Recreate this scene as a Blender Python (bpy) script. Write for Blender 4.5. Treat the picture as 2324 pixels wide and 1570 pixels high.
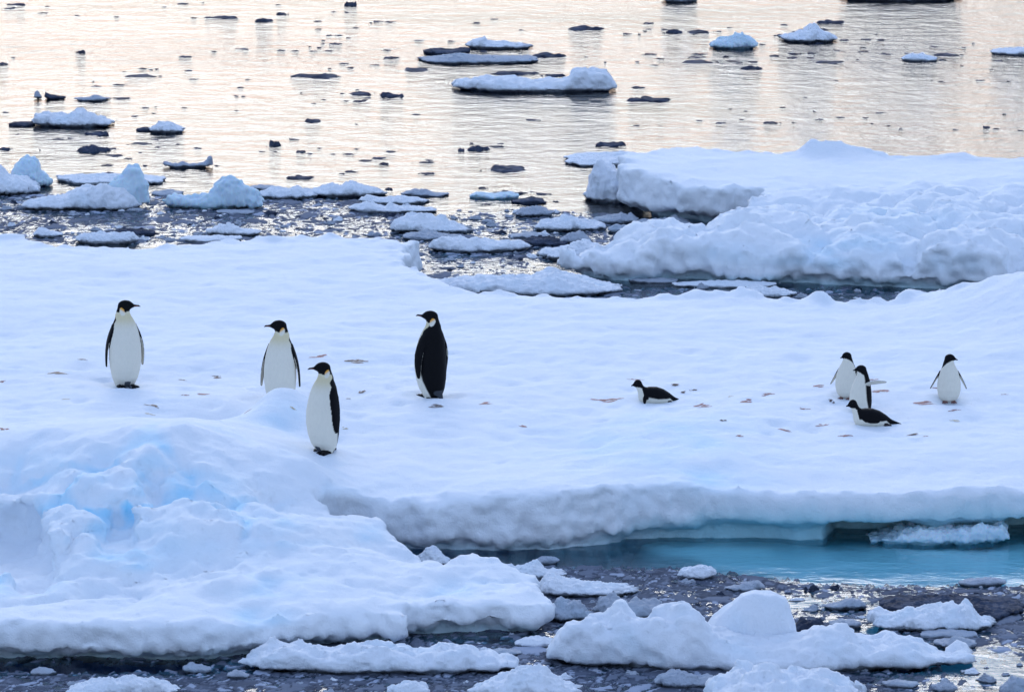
import bpy, math, random
import numpy as np
from mathutils import Vector
from mathutils.bvhtree import BVHTree

R = math.radians
sc = bpy.context.scene
for o in list(bpy.data.objects):
    bpy.data.objects.remove(o)
COL = sc.collection

# ------------------------------------------------------------------ camera
CAM_H, PITCH, FPX = 13.6, R(10.0), 13305.0     # ship's deck, long lens
cam_d = bpy.data.cameras.new('camera')
cam = bpy.data.objects.new('camera', cam_d)
COL.objects.link(cam)
cam.location = (0, 0, CAM_H)
cam.rotation_euler = (math.pi / 2 - PITCH, 0, 0)
cam_d.sensor_width = 36.0
cam_d.lens = 36.0 * FPX / 2324.0
cam_d.clip_start, cam_d.clip_end = 1.0, 20000.0
sc.camera = cam

# ------------------------------------------------------------------ sky + sun
SUN_EL, SUN_AZ = R(23.0), R(-5.0)              # veiled sun ahead of the lens, a little to the left
world = bpy.data.worlds.new('World')
sc.world = world
world.use_nodes = True
wn, wl = world.node_tree.nodes, world.node_tree.links
sky = wn.new('ShaderNodeTexSky')
sky.sky_type = 'NISHITA'
sky.sun_disc = False
sky.sun_elevation = SUN_EL
sky.sun_rotation = SUN_AZ
sky.air_density, sky.dust_density, sky.ozone_density = 1.75, 1.5, 6.0
wn['Background'].inputs['Strength'].default_value = 0.13
veil = wn.new('ShaderNodeMix')                  # thin even cloud over the whole sky
veil.name = 'veil'
veil.data_type = 'RGBA'
veil.inputs[0].default_value = 0.53
veil.inputs[7].default_value = (4.7, 5.6, 7.8, 1)
wl.new(sky.outputs['Color'], veil.inputs[6])
wl.new(veil.outputs[2], wn['Background'].inputs['Color'])
sun_d = bpy.data.lights.new('sun', 'SUN')
sun_d.energy, sun_d.angle, sun_d.color = 0.5, R(25.0), (1.0, 0.93, 0.85)
sun = bpy.data.objects.new('sun', sun_d)
COL.objects.link(sun)
sd = Vector((math.sin(SUN_AZ) * math.cos(SUN_EL), math.cos(SUN_AZ) * math.cos(SUN_EL), math.sin(SUN_EL)))
sun.rotation_euler = sd.to_track_quat('Z', 'Y').to_euler()
vs = sc.view_settings
vs.view_transform, vs.look, vs.gamma, vs.use_curve_mapping = 'Standard', 'None', 1.0, False
vs.exposure = 0.31
vs.use_white_balance, vs.white_balance_temperature, vs.white_balance_tint = True, 6000, 10.5
sc.render.engine = 'CYCLES'
sc.cycles.use_denoising = True
sc.cycles.use_adaptive_sampling = True
sc.cycles.adaptive_threshold = 0.02
sc.cycles.max_bounces = 5
sc.cycles.diffuse_bounces = 4
sc.cycles.glossy_bounces = 3
sc.cycles.transparent_max_bounces = 12

# ------------------------------------------------------------------ helpers
def P(u, v, z=0.0):
    """point of the picture (2324 x 1570 grid) standing at height z -> place in the world"""
    cx, cy = (u - 1162.0) / FPX, (785.0 - v) / FPX
    dy = math.cos(PITCH) + cy * math.sin(PITCH)
    dz = -math.sin(PITCH) + cy * math.cos(PITCH)
    t = (z - CAM_H) / dz
    return np.array((cx * t, dy * t, z))

def z_at(v, y):
    """height that a point at distance y needs to show at row v"""
    cy = (785.0 - v) / FPX
    return CAM_H + y * (-math.sin(PITCH) + cy * math.cos(PITCH)) / (math.cos(PITCH) + cy * math.sin(PITCH))

def _h(ix, iy, iz, s):
    h = (ix.astype(np.uint32) * np.uint32(374761393) + iy.astype(np.uint32) * np.uint32(668265263)
         + iz.astype(np.uint32) * np.uint32(2246822519) + np.uint32((s * 3266489917) & 0xffffffff))
    h = (h ^ (h >> np.uint32(13))) * np.uint32(1274126177)
    h = (h ^ (h >> np.uint32(15))) * np.uint32(2654435761)
    return h ^ (h >> np.uint32(16))

def perlin(p, s=0):
    """gradient noise, p (N,3) -> (N,) about -1..1"""
    p = np.asarray(p, np.float64)
    i = np.floor(p).astype(np.int64)
    f = p - i
    w = f * f * f * (f * (f * 6 - 15) + 10)
    out = 0
    for dx in (0, 1):
        wx = w[:, 0] if dx else 1 - w[:, 0]
        for dy in (0, 1):
            wy = w[:, 1] if dy else 1 - w[:, 1]
            for dz in (0, 1):
                wz = w[:, 2] if dz else 1 - w[:, 2]
                h = _h(i[:, 0] + dx, i[:, 1] + dy, i[:, 2] + dz, s)
                gx = (h & np.uint32(1023)).astype(np.float64) / 511.5 - 1
                gy = ((h >> np.uint32(10)) & np.uint32(1023)).astype(np.float64) / 511.5 - 1
                gz = ((h >> np.uint32(20)) & np.uint32(1023)).astype(np.float64) / 511.5 - 1
                out = out + wx * wy * wz * (gx * (f[:, 0] - dx) + gy * (f[:, 1] - dy) + gz * (f[:, 2] - dz))
    return out * 1.2

def fbm(p, s=0, octv=4, gain=0.5, billow=False):
    a, t = 1.0, 0
    p = np.asarray(p, np.float64)
    for k in range(octv):
        n = perlin(p, s + k * 17)
        t = t + a * ((np.abs(n) * 2 - 0.5) if billow else n)
        p = p * 2.03 + 11.3
        a *= gain
    return t

def grid2(xs, ys, s, freq, octv=4, gain=.5, billow=False):
    X, Y = np.meshgrid(xs, ys, indexing='ij')
    q = np.stack([X.ravel() * freq, Y.ravel() * freq, np.full(X.size, s * 3.7 + .31)], 1)
    return fbm(q, s, octv, gain, billow).reshape(X.shape)

def sstep(a, b, x):
    t = np.clip((x - a) / (b - a), 0, 1)
    return t * t * (3 - 2 * t)

def smax(a, b, k):
    h = np.clip(.5 + .5 * (a - b) / k, 0, 1)
    return b + (a - b) * h + k * h * (1 - h)

def smin(a, b, k):
    return -smax(-a, -b, k)

def worley(x, y, s=0):
    """F1, F2 and the id value of the nearest cell"""
    ix, iy = np.floor(x).astype(np.int64), np.floor(y).astype(np.int64)
    f1 = np.full(x.shape, 9.); f2 = f1.copy(); cid = np.zeros(x.shape)
    for dx in (-1, 0, 1):
        for dy in (-1, 0, 1):
            h = _h(ix + dx, iy + dy, np.zeros_like(ix), s)
            px = ix + dx + (h & np.uint32(1023)) / 1023.
            py = iy + dy + ((h >> np.uint32(10)) & np.uint32(1023)) / 1023.
            d = np.hypot(x - px, y - py)
            r = ((h >> np.uint32(20)) & np.uint32(1023)) / 1023.
            near = d < f1
            f2 = np.where(near, f1, np.minimum(f2, d))
            cid = np.where(near, r, cid)
            f1 = np.where(near, d, f1)
    return f1, f2, cid

def poly_sd(X, Y, poly):
    """signed distance to a closed polygon, positive inside"""
    poly = np.asarray(poly)[:, :2]
    d = np.full(X.shape, 1e9); ins = np.zeros(X.shape, bool)
    n = len(poly)
    for k in range(n):
        ax, ay = poly[k]; bx, by = poly[(k + 1) % n]
        ex, ey = bx - ax, by - ay
        t = np.clip(((X - ax) * ex + (Y - ay) * ey) / (ex * ex + ey * ey + 1e-12), 0, 1)
        d = np.minimum(d, (X - ax - t * ex) ** 2 + (Y - ay - t * ey) ** 2)
        c = (ay > Y) != (by > Y)
        ins ^= c & (X < ax + (Y - ay) * ex / (ey if abs(ey) > 1e-12 else 1e-12))
    d = np.sqrt(d)
    return np.where(ins, d, -d)

def rbf(pts, X, Y, c=0.5):
    """surface through the scattered points (x, y, z)"""
    pts = np.asarray(pts)
    m = pts[:, 2].mean()
    D = np.hypot(pts[:, None, 0] - pts[None, :, 0], pts[:, None, 1] - pts[None, :, 1])
    A = np.sqrt(D * D + c * c)
    w = np.linalg.solve(A + 1e-6 * np.eye(len(pts)), pts[:, 2] - m)
    out = np.full(X.shape, m)
    for (px, py, _), wk in zip(pts, w):
        out += wk * np.sqrt((X - px) ** 2 + (Y - py) ** 2 + c * c)
    return out

def surface_nets(F, xs, ys, zs):
    """closed quad surface of F = 0 (inside negative)"""
    ins = F < 0
    cnt = np.zeros(tuple(n - 1 for n in F.shape), np.int8)
    for a in (0, 1):
        for b in (0, 1):
            for c in (0, 1):
                cnt += ins[a:F.shape[0] - 1 + a, b:F.shape[1] - 1 + b, c:F.shape[2] - 1 + c]
    I, J, K = np.nonzero((cnt > 0) & (cnt < 8))
    vid = np.full(cnt.shape, -1, np.int32)
    vid[I, J, K] = np.arange(len(I))
    cor = {(a, b, c): F[I + a, J + b, K + c] for a in (0, 1) for b in (0, 1) for c in (0, 1)}
    acc = np.zeros((len(I), 3)); num = np.zeros(len(I))
    for ax in range(3):
        o1, o2 = [k for k in range(3) if k != ax]
        for p in (0, 1):
            for q in (0, 1):
                c0 = [0, 0, 0]; c0[o1] = p; c0[o2] = q
                c1 = list(c0); c1[ax] = 1
                f0, f1 = cor[tuple(c0)], cor[tuple(c1)]
                cr = (f0 < 0) != (f1 < 0)
                t = np.where(cr, f0 / np.where(cr, f0 - f1, 1), 0)
                pos = np.zeros((len(I), 3)); pos[:, o1] = p; pos[:, o2] = q; pos[:, ax] = t
                acc += pos * cr[:, None]; num += cr
    loc = acc / num[:, None]
    V = np.empty((len(I), 3))
    for k, (ii, g) in enumerate(((I, xs), (J, ys), (K, zs))):
        V[:, k] = g[ii] + loc[:, k] * (g[ii + 1] - g[ii])
    Q = []
    for ax in range(3):
        o1, o2 = [(1, 2), (2, 0), (0, 1)][ax]
        sl0 = [slice(None)] * 3; sl1 = [slice(None)] * 3
        sl0[ax] = slice(0, -1); sl1[ax] = slice(1, None)
        ch = ins[tuple(sl0)] != ins[tuple(sl1)]
        E = np.stack(np.nonzero(ch), 1)
        ok = (E[:, o1] > 0) & (E[:, o2] > 0) & (E[:, o1] < cnt.shape[o1]) & (E[:, o2] < cnt.shape[o2])
        E = E[ok]
        def cell(d1, d2):
            C = E.copy(); C[:, o1] -= d1; C[:, o2] -= d2
            return vid[C[:, 0], C[:, 1], C[:, 2]]
        q = np.stack([cell(1, 1), cell(0, 1), cell(0, 0), cell(1, 0)], 1)
        pos = ins[E[:, 0], E[:, 1], E[:, 2]]
        q[~pos] = q[~pos][:, ::-1]
        Q.append(q)
    Q = np.concatenate(Q)
    return V, Q[(Q >= 0).all(1)]

def vnormals(V, Q):
    n = np.cross(V[Q[:, 2]] - V[Q[:, 0]], V[Q[:, 3]] - V[Q[:, 1]])
    N = np.zeros_like(V)
    for k in range(4):
        for c in range(3):
            N[:, c] += np.bincount(Q[:, k], n[:, c], len(V))
    return N / (np.linalg.norm(N, axis=1, keepdims=True) + 1e-12)

def make_mesh(name, V, Q, mat, attrs=None, smooth=True):
    me = bpy.data.meshes.new(name)
    V = np.ascontiguousarray(V, np.float32); Q = np.ascontiguousarray(Q, np.int32)
    k = Q.shape[1]
    me.vertices.add(len(V)); me.vertices.foreach_set('co', V.ravel())
    me.loops.add(Q.size); me.loops.foreach_set('vertex_index', Q.ravel())
    me.polygons.add(len(Q))
    me.polygons.foreach_set('loop_start', np.arange(0, Q.size, k, dtype=np.int32))
    me.polygons.foreach_set('use_smooth', np.full(len(Q), smooth))
    me.update(calc_edges=True)
    for an, a in (attrs or {}).items():
        if a.ndim == 1:
            at = me.attributes.new(an, 'FLOAT', 'POINT')
            at.data.foreach_set('value', np.ascontiguousarray(a, np.float32))
        else:
            at = me.attributes.new(an, 'FLOAT_COLOR', 'POINT')
            at.data.foreach_set('color', np.ascontiguousarray(np.c_[a, np.ones(len(a))], np.float32).ravel())
    me.materials.append(mat)
    return me

def link(name, me, loc=(0, 0, 0), parent=None):
    o = bpy.data.objects.new(name, me)
    COL.objects.link(o)
    o.location = loc
    o.parent = parent
    return o

def tag(o, label=None, cat=None, group=None, kind=None):
    for k, v in (('label', label), ('category', cat), ('group', group), ('kind', kind)):
        if v:
            o[k] = v
    return o

# ------------------------------------------------------------------ materials
def new_mat(name):
    m = bpy.data.materials.new(name)
    m.use_nodes = True
    return m, m.node_tree.nodes, m.node_tree.links, m.node_tree.nodes['Principled BSDF']

def noise_node(n, l, coord, scale, detail=4, rough=.55, stretch=None):
    t = n.new('ShaderNodeTexNoise')
    t.inputs['Scale'].default_value = scale
    t.inputs['Detail'].default_value = detail
    t.inputs['Roughness'].default_value = rough
    if stretch:
        mp = n.new('ShaderNodeMapping')
        mp.inputs['Scale'].default_value = stretch
        l.new(coord, mp.inputs['Vector'])
        coord = mp.outputs['Vector']
    l.new(coord, t.inputs['Vector'])
    return t.outputs['Fac']

def ramp(n, l, fac, stops):
    r = n.new('ShaderNodeValToRGB')
    while len(r.color_ramp.elements) < len(stops):
        r.color_ramp.elements.new(.5)
    for e, (p, c) in zip(r.color_ramp.elements, stops):
        e.position = p
        e.color = (c if isinstance(c, tuple) else (c, c, c)) + (1,)
    l.new(fac, r.inputs['Fac'])
    return r.outputs['Color']

def mixc(n, l, fac, a, b, mode='MIX'):
    m = n.new('ShaderNodeMix')
    m.data_type, m.blend_type = 'RGBA', mode
    for sock, val in ((m.inputs[0], fac), (m.inputs[6], a), (m.inputs[7], b)):
        if isinstance(val, (int, float)):
            sock.default_value = val
        elif isinstance(val, tuple):
            sock.default_value = val + (1,)
        else:
            l.new(val, sock)
    return m.outputs[2]

def math_node(n, l, op, a, b):
    m = n.new('ShaderNodeMath')
    m.operation = op
    for sock, val in zip(m.inputs, (a, b)):
        if isinstance(val, (int, float)):
            sock.default_value = val
        else:
            l.new(val, sock)
    return m.outputs[0]

SNOW = (0.88, 0.91, 0.95)

def snow_material(name, snow=SNOW, ice=(0.40, 0.72, 0.92), bare=(0.30, 0.50, 0.58), sss=0.35, wetness=0.35, bump=0.25):
    """packed snow; 'blue' = exposed dense ice, 'bare' = washed ice at the waterline"""
    m, n, l, b = new_mat(name)
    geo = n.new('ShaderNodeNewGeometry').outputs['Position']
    at = n.new('ShaderNodeAttribute'); at.attribute_name = 'blue'
    ab = n.new('ShaderNodeAttribute'); ab.attribute_name = 'bare'
    big = noise_node(n, l, geo, 1.3, 4)
    c = mixc(n, l, ramp(n, l, big, [(.35, 0.), (.7, 1.)]), snow, tuple(x * y for x, y in zip(snow, (.95, .975, 1.0))))
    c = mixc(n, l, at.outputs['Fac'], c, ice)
    c = mixc(n, l, ab.outputs['Fac'], c, bare)
    l.new(c, b.inputs['Base Color'])
    b.inputs['Roughness'].default_value = .7
    b.inputs['Specular IOR Level'].default_value = .25
    if sss:
        b.inputs['Subsurface Weight'].default_value = sss
        b.inputs['Subsurface Radius'].default_value = (.35, .7, 1.0)
        b.inputs['Subsurface Scale'].default_value = .10
    f1 = noise_node(n, l, geo, 9, 6, .6)
    f2 = noise_node(n, l, geo, 60, 3, .6)
    bp = n.new('ShaderNodeBump')
    bp.inputs['Strength'].default_value = bump
    bp.inputs['Distance'].default_value = .04
    l.new(math_node(n, l, 'ADD', f1, math_node(n, l, 'MULTIPLY', f2, .45)), bp.inputs['Height'])
    l.new(bp.outputs['Normal'], b.inputs['Normal'])
    return m

def wet_material(name, ca, cb, rough=.35, snowy=None, spec=.12):
    m, n, l, b = new_mat(name)
    geo = n.new('ShaderNodeNewGeometry').outputs['Position']
    f = noise_node(n, l, geo, 3.5, 5, .6)
    c = ramp(n, l, f, [(.35, ca), (.68, cb)])
    if snowy:
        at = n.new('ShaderNodeAttribute'); at.attribute_name = 'snowy'
        c = mixc(n, l, at.outputs['Fac'], c, snowy)
    l.new(c, b.inputs['Base Color'])
    b.inputs['Roughness'].default_value = rough
    b.inputs['Specular IOR Level'].default_value = spec
    bp = n.new('ShaderNodeBump')
    bp.inputs['Strength'].default_value = .4
    bp.inputs['Distance'].default_value = .03
    l.new(noise_node(n, l, geo, 22, 5, .65), bp.inputs['Height'])
    l.new(bp.outputs['Normal'], b.inputs['Normal'])
    return m

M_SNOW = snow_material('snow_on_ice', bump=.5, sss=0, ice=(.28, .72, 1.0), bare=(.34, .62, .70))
M_CHUNK = snow_material('brash_snow', snow=(0.84, 0.87, 0.92), bare=(0.07, 0.09, 0.12), sss=0, bump=.6)
M_ICE = snow_material('glacier_ice', snow=(0.62, 0.74, 0.82), bare=(0.22, 0.36, 0.42), sss=.5, bump=.3)
M_WET = wet_material('wet_ice', (0.020, 0.027, 0.048), (0.085, 0.105, 0.16), .7, spec=.08)
M_SLUSH = wet_material('slush_ice', (0.016, 0.021, 0.036), (0.050, 0.062, 0.098), .9, snowy=(.36, .41, .52), spec=.04)

def water_material():
    m, n, l, b = new_mat('sea_water')
    n.remove(b)
    geo = n.new('ShaderNodeNewGeometry').outputs['Position']
    w1 = noise_node(n, l, geo, 1.0, 3, .55, (1.5, 1.7, 1))
    w2 = noise_node(n, l, geo, 3.6, 4, .6, (1.2, 1.7, 1))
    calm = ramp(n, l, noise_node(n, l, geo, .09, 3, .5, (.6, 1.6, 1)), [(.35, .35), (.65, 1.)])
    sx = n.new('ShaderNodeSeparateXYZ'); l.new(geo, sx.inputs[0])
    mr = n.new('ShaderNodeMapRange')                 # sheltered, calmer water between and before the floes
    mr.inputs[1].default_value, mr.inputs[2].default_value, mr.inputs[3].default_value, mr.inputs[4].default_value = 84.0, 100.0, .38, 1.0
    l.new(sx.outputs[1], mr.inputs[0])
    calm = math_node(n, l, 'MULTIPLY', calm, mr.outputs[0])
    hgt = math_node(n, l, 'ADD', math_node(n, l, 'MULTIPLY', w1, .085), math_node(n, l, 'ADD', math_node(n, l, 'MULTIPLY', w2, .030), math_node(n, l, 'MULTIPLY', noise_node(n, l, geo, 10.0, 3, .6, (1.0, 1.5, 1)), .009)))
    bp = n.new('ShaderNodeBump')
    bp.inputs['Distance'].default_value = 1.0
    l.new(math_node(n, l, 'MULTIPLY', calm, .95), bp.inputs['Strength'])
    l.new(hgt, bp.inputs['Height'])
    fr = n.new('ShaderNodeFresnel'); fr.inputs['IOR'].default_value = 1.333
    l.new(bp.outputs['Normal'], fr.inputs['Normal'])
    gl = n.new('ShaderNodeBsdfGlossy'); gl.inputs['Roughness'].default_value = .06
    l.new(bp.outputs['Normal'], gl.inputs['Normal'])
    tr = n.new('ShaderNodeBsdfTransparent')
    tr.inputs['Color'].default_value = (.66, .95, 1.0, 1)
    mx = n.new('ShaderNodeMixShader')
    l.new(fr.outputs[0], mx.inputs[0]); l.new(tr.outputs[0], mx.inputs[1]); l.new(gl.outputs[0], mx.inputs[2])
    ab = n.new('ShaderNodeVolumeAbsorption')
    ab.inputs['Color'].default_value = (.06, .68, .84, 1)
    ab.inputs['Density'].default_value = .28
    l.new(mx.outputs[0], n['Material Output'].inputs['Surface'])
    l.new(ab.outputs[0], n['Material Output'].inputs['Volume'])
    return m

# ------------------------------------------------------------------ sea
def box_mesh(name, x0, x1, y0, y1, z0, z1, mat):
    V = np.array([(x, y, z) for x in (x0, x1) for y in (y0, y1) for z in (z0, z1)])
    Q = np.array([(0, 1, 3, 2), (4, 6, 7, 5), (0, 4, 5, 1), (2, 3, 7, 6), (0, 2, 6, 4), (1, 5, 7, 3)])
    return make_mesh(name, V, Q, mat, smooth=False)
tag(link('sea_water', box_mesh('sea_water', -4000, 4000, -1000, 9000, -9.9, 0, water_material())), kind='structure')
M_DEEP = wet_material('deep_seabed', (.008, .014, .02), (.012, .02, .028), .9)
tag(link('seabed', box_mesh('seabed', -4200, 4200, -1200, 9200, -12, -10, M_DEEP)), kind='structure')

# ------------------------------------------------------------------ the two big floes
def axis(a, b, step):
    return np.arange(a, b + step, step)

def blocks(x, y, seed):
    """heaped blocks of a pressure ridge"""
    q = np.stack([x, y, np.full(len(x), 3.3)], 1)
    wx, wy = fbm(q * .9, seed + 60, 2), fbm(q * .9, seed + 61, 2)
    return worley((x + .5 * wx) / 1.5, (y + .6 * wy) / 1.7, seed + 62)

def big_floe(name, xs, ys, zs, outline, ctrl, noise_amp, rough_fn, undercut, c_rbf=.5, k=.09, seed=1, zb=-.35,
             blue_fn=None, bare_fn=None, mat=M_SNOW, extra=None, edge_noise=.13, carve=()):
    X, Y = np.meshgrid(xs, ys, indexing='ij')
    poly = np.array([P(*q) for q in outline])
    d = poly_sd(X, Y, poly)
    d += edge_noise * grid2(xs, ys, seed + 5, 1.1, 4) + .05 * grid2(xs, ys, seed + 6, 5, 2)
    top = rbf([P(*q) for q in ctrl], X, Y, c_rbf)
    rough = rough_fn(X, Y)
    top += noise_amp * (.6 * grid2(xs, ys, seed, .55, 3) + .25 * grid2(xs, ys, seed + 1, 1.9, 3) + .11 * grid2(xs, ys, seed + 7, 5.0, 2))
    top += .10 * np.exp(-(d / .35) ** 2) * np.maximum(grid2(xs, ys, seed + 8, 3.2, 4), -.1)
    if extra is not None:
        top += extra(X, Y)
    top += rough * (-.15 * grid2(xs, ys, seed + 2, .62, 5, .55, True) + .10 * grid2(xs, ys, seed + 12, .5, 3))
    top += rough * (-.085) * grid2(xs, ys, seed + 14, 1.9, 4, .55, True)
    f1, f2, cid = blocks(X.ravel(), Y.ravel(), seed)
    top += rough * ((.17 * sstep(.0, .35, f2 - f1) + .20 * (cid - .5)).reshape(X.shape) - .17)
    und = undercut(X, Y)
    F = np.empty((len(xs), len(ys), len(zs)), np.float32)
    for kz, z in enumerate(zs):
        cut, lo, hi = und
        inset = cut * (1 - sstep(lo, hi, z))
        F[:, :, kz] = np.maximum(smax(z - top, inset - d, k), zb - z)
        for (u, v, cy, cz, rx, ry, rz) in carve:    # hollows broken out of the flank
            cx = P(u, v, cz)[0]
            q = (np.abs((X - cx) / rx) ** 3 + np.abs((Y - cy) / ry) ** 3 + abs((z - cz) / rz) ** 3) ** (1 / 3)
            F[:, :, kz] = smax(F[:, :, kz], (1 - q) * min(rx, rz), .05)
    F[0], F[-1] = 1, 1
    F[:, 0], F[:, -1] = 1, 1
    F[:, :, 0], F[:, :, -1] = 1, 1
    V, Q = surface_nets(F, xs, ys, zs)
    N = vnormals(V, Q)
    rv = rough_fn(V[:, 0], V[:, 1])
    steep = 1 - sstep(.5, .85, N[:, 2])
    if seed == 3:                                   # the lip over the teal water is smoother
        steep = steep * (1 - .55 * sstep(XR0, XR0 + 1.5, V[:, 0]))
    amp = .012 + .055 * rv + .07 * steep
    q = V * np.array((1.0, 1.0, .8))
    V = V + N * (amp * fbm(q * 2.6, seed + 9, 4, .6))[:, None] + N * ((.03 * steep + .022 * rv + .005) * fbm(q * 8.0, seed + 19, 2))[:, None]
    N = vnormals(V, Q)
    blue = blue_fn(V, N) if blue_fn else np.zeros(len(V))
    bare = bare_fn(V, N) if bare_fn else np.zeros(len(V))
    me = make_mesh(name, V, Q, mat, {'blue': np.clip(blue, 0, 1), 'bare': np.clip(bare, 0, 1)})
    o = link(name, me)
    return o, V, Q

def blob(V, u, v, z, ru, rz, soft=1.0):
    """0..1 patch round a place on the ice, ru wide (picture columns), rz tall (metres)"""
    c = P(u, v, z); s = np.linalg.norm(c - (0, 0, CAM_H)) / FPX
    r = np.sqrt(((V[:, 0] - c[0]) / (ru * s)) ** 2 + ((V[:, 2] - c[2]) / rz) ** 2 + ((V[:, 1] - c[1]) / (ru * s * 1.5)) ** 2)
    return np.exp(-(r ** 2) / soft)

# --- near floe with the penguins
OUT_A = [(-420, 505, .6), (0, 530, .6), (40, 537, .6), (130, 555, .6), (300, 560, .6), (420, 550, .6), (560, 542, .6), (700, 539, .6),
         (860, 535, .6), (905, 547, .6), (946, 557, .5), (940, 572, .4), (915, 585, .5), (938, 592, .3), (925, 622, .4), (960, 640, .5), (1060, 664, .55), (1130, 676, .55),
         (1220, 682, .55), (1400, 684, .55), (1560, 676, .55), (1690, 668, .6), (1740, 684, .55), (1860, 694, .5), (2020, 694, .5), (2060, 684, .5),
         (2150, 668, .65), (2200, 643, .85), (2324, 621, 1.05), (2800, 590, 1.1),
         (2800, 1190, .2), (2324, 1200, .15), (2070, 1200, .2), (1900, 1196, .2), (1700, 1200, .18), (1550, 1205, .13), (1430, 1217, .08),
         (1380, 1237, .03), (1240, 1252, 0), (1100, 1254, 0), (950, 1250, 0), (885, 1243, 0), (745, 1236, 0), (715, 1244, 0), (745, 1262, 0), (850, 1266, 0), (925, 1264, .2), (960, 1275, .3), (1000, 1299, .25), (1045, 1265, .4),
         (1085, 1262, .4), (1140, 1287, .35), (1215, 1297, .35), (1240, 1325, .3), (1238, 1352, .2), (1222, 1365, .15), (1238, 1405, .1), (1247, 1425, .02), (1230, 1440, 0),
         (1100, 1444, 0), (965, 1449, 0), (928, 1457, 0), (915, 1472, 0), (860, 1466, 0), (800, 1470, 0), (600, 1492, 0), (430, 1510, 0), (200, 1506, 0),
         (0, 1502, 0), (-420, 1490, 0)]
CTRL_A = [(u, v, .62) for u in (-420, 50, 500, 900, 1300, 1700, 2050, 2700) for v in (640, 730, 820, 900) if not (u > 2000 and v < 800)]
CTRL_A += [(u, 560, .6) for u in (-420, 0, 300, 600, 880)]
CTRL_A += [(2324, 626, 1.08), (2200, 647, .86), (2120, 674, .68), (2420, 612, 1.2), (2800, 600, 1.2), (2324, 700, .88), (2324, 800, .68), (2200, 720, .70), (2090, 720, .62), (2700, 750, .9)]
CTRL_A += [(u, v, .62) for u in (850, 1100, 1300, 1900, 2200, 2700) for v in (1000, 1070)]
CTRL_A += [(1430, 1150, .60), (1800, 1136, .57), (2100, 1128, .56), (2324, 1112, .58), (2800, 1100, .58), (1100, 1118, .62), (800, 1088, .63), (1500, 962, .74), (1420, 1050, .69), (1600, 1000, .70), (1700, 1100, .60)]
CTRL_A += [(-420, 1000, 1.1), (0, 1002, 1.05), (60, 988, 1.10), (150, 985, 1.14), (240, 972, 1.2), (330, 957, 1.28), (430, 952, 1.3), (480, 986, 1.2), (525, 1005, 1.1),
           (600, 1010, 1.04), (680, 1040, .92), (725, 1085, .74)]
CTRL_A += [(-420, 955, .66), (0, 960, .66), (240, 935, .66), (430, 915, .66), (560, 935, .68), (700, 1000, .64)]
CTRL_A += [(615, 892, .92), (640, 930, .82), (570, 935, .78), (600, 972, .82), (545, 905, .66), (690, 930, .64)]
for v, row in ((1050, ((-420, 1.), (0, .96), (200, 1.04), (400, 1.06), (600, .94), (700, .78))),
               (1150, ((-420, .9), (0, .8), (200, .86), (400, .88), (600, .8), (715, .55))),
               (1250, ((-420, .7), (0, .62), (200, .62), (400, .62), (600, .58), (760, .50), (880, .36))),
               (1330, ((-420, .5), (0, .44), (200, .47), (400, .49), (600, .5), (800, .42), (1000, .33), (1150, .32))),
               (1400, ((-420, .44), (0, .42), (300, .42), (600, .4), (850, .36), (1000, .36), (1200, .3))),
               (1450, ((-420, .4), (0, .39), (300, .37), (500, .35), (800, .27)))):
    CTRL_A += [(u, v, z) for u, z in row]
CTRL_A += [(740, 1180, .52), (800, 1180, .55), (850, 1195, .48), (1050, 1268, .45), (1100, 1275, .42), (960, 1280, .32)]

XS = axis(-11.5, 11.5, .045); YS = axis(56.5, 88, .07); ZS = axis(-.45, 1.75, .04)
XR0 = P(1430, 1210, .1)[0]
RC = P(330, 1120, .9)

def rough_a(X, Y):
    r = np.exp(-(((X + 5.2) / 3.4) ** 4 + ((Y - 62.0) / 2.6) ** 4)) * .75
    r = np.maximum(r, .35 * np.exp(-(((X + 1.6) / 2.2) ** 4 + ((Y - 61.2) / 1.8) ** 4)))
    return r

def under_a(X, Y):
    right = sstep(XR0 - .2, XR0 + 1.0, X) * sstep(62.5, 63.2, Y)
    c0, c1, c2 = P(1890, 1200, .2)[0], P(2075, 1200, .2)[0], P(2290, 1200, .2)[0]
    hole = sstep(c0 - .1, c0 + .1, X) * sstep(c1 + .15, c1 - .05, X) + sstep(c2 - .1, c2 + .1, X)
    cut = .16 + .14 * sstep(60.5, 59.5, Y) + right * (.20 + .55 * hole) + .10 * grid2(X[:, 0], Y[0], 71, 1.0, 2)
    return cut, .02 + .10 * right, .16 + .12 * right

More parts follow.
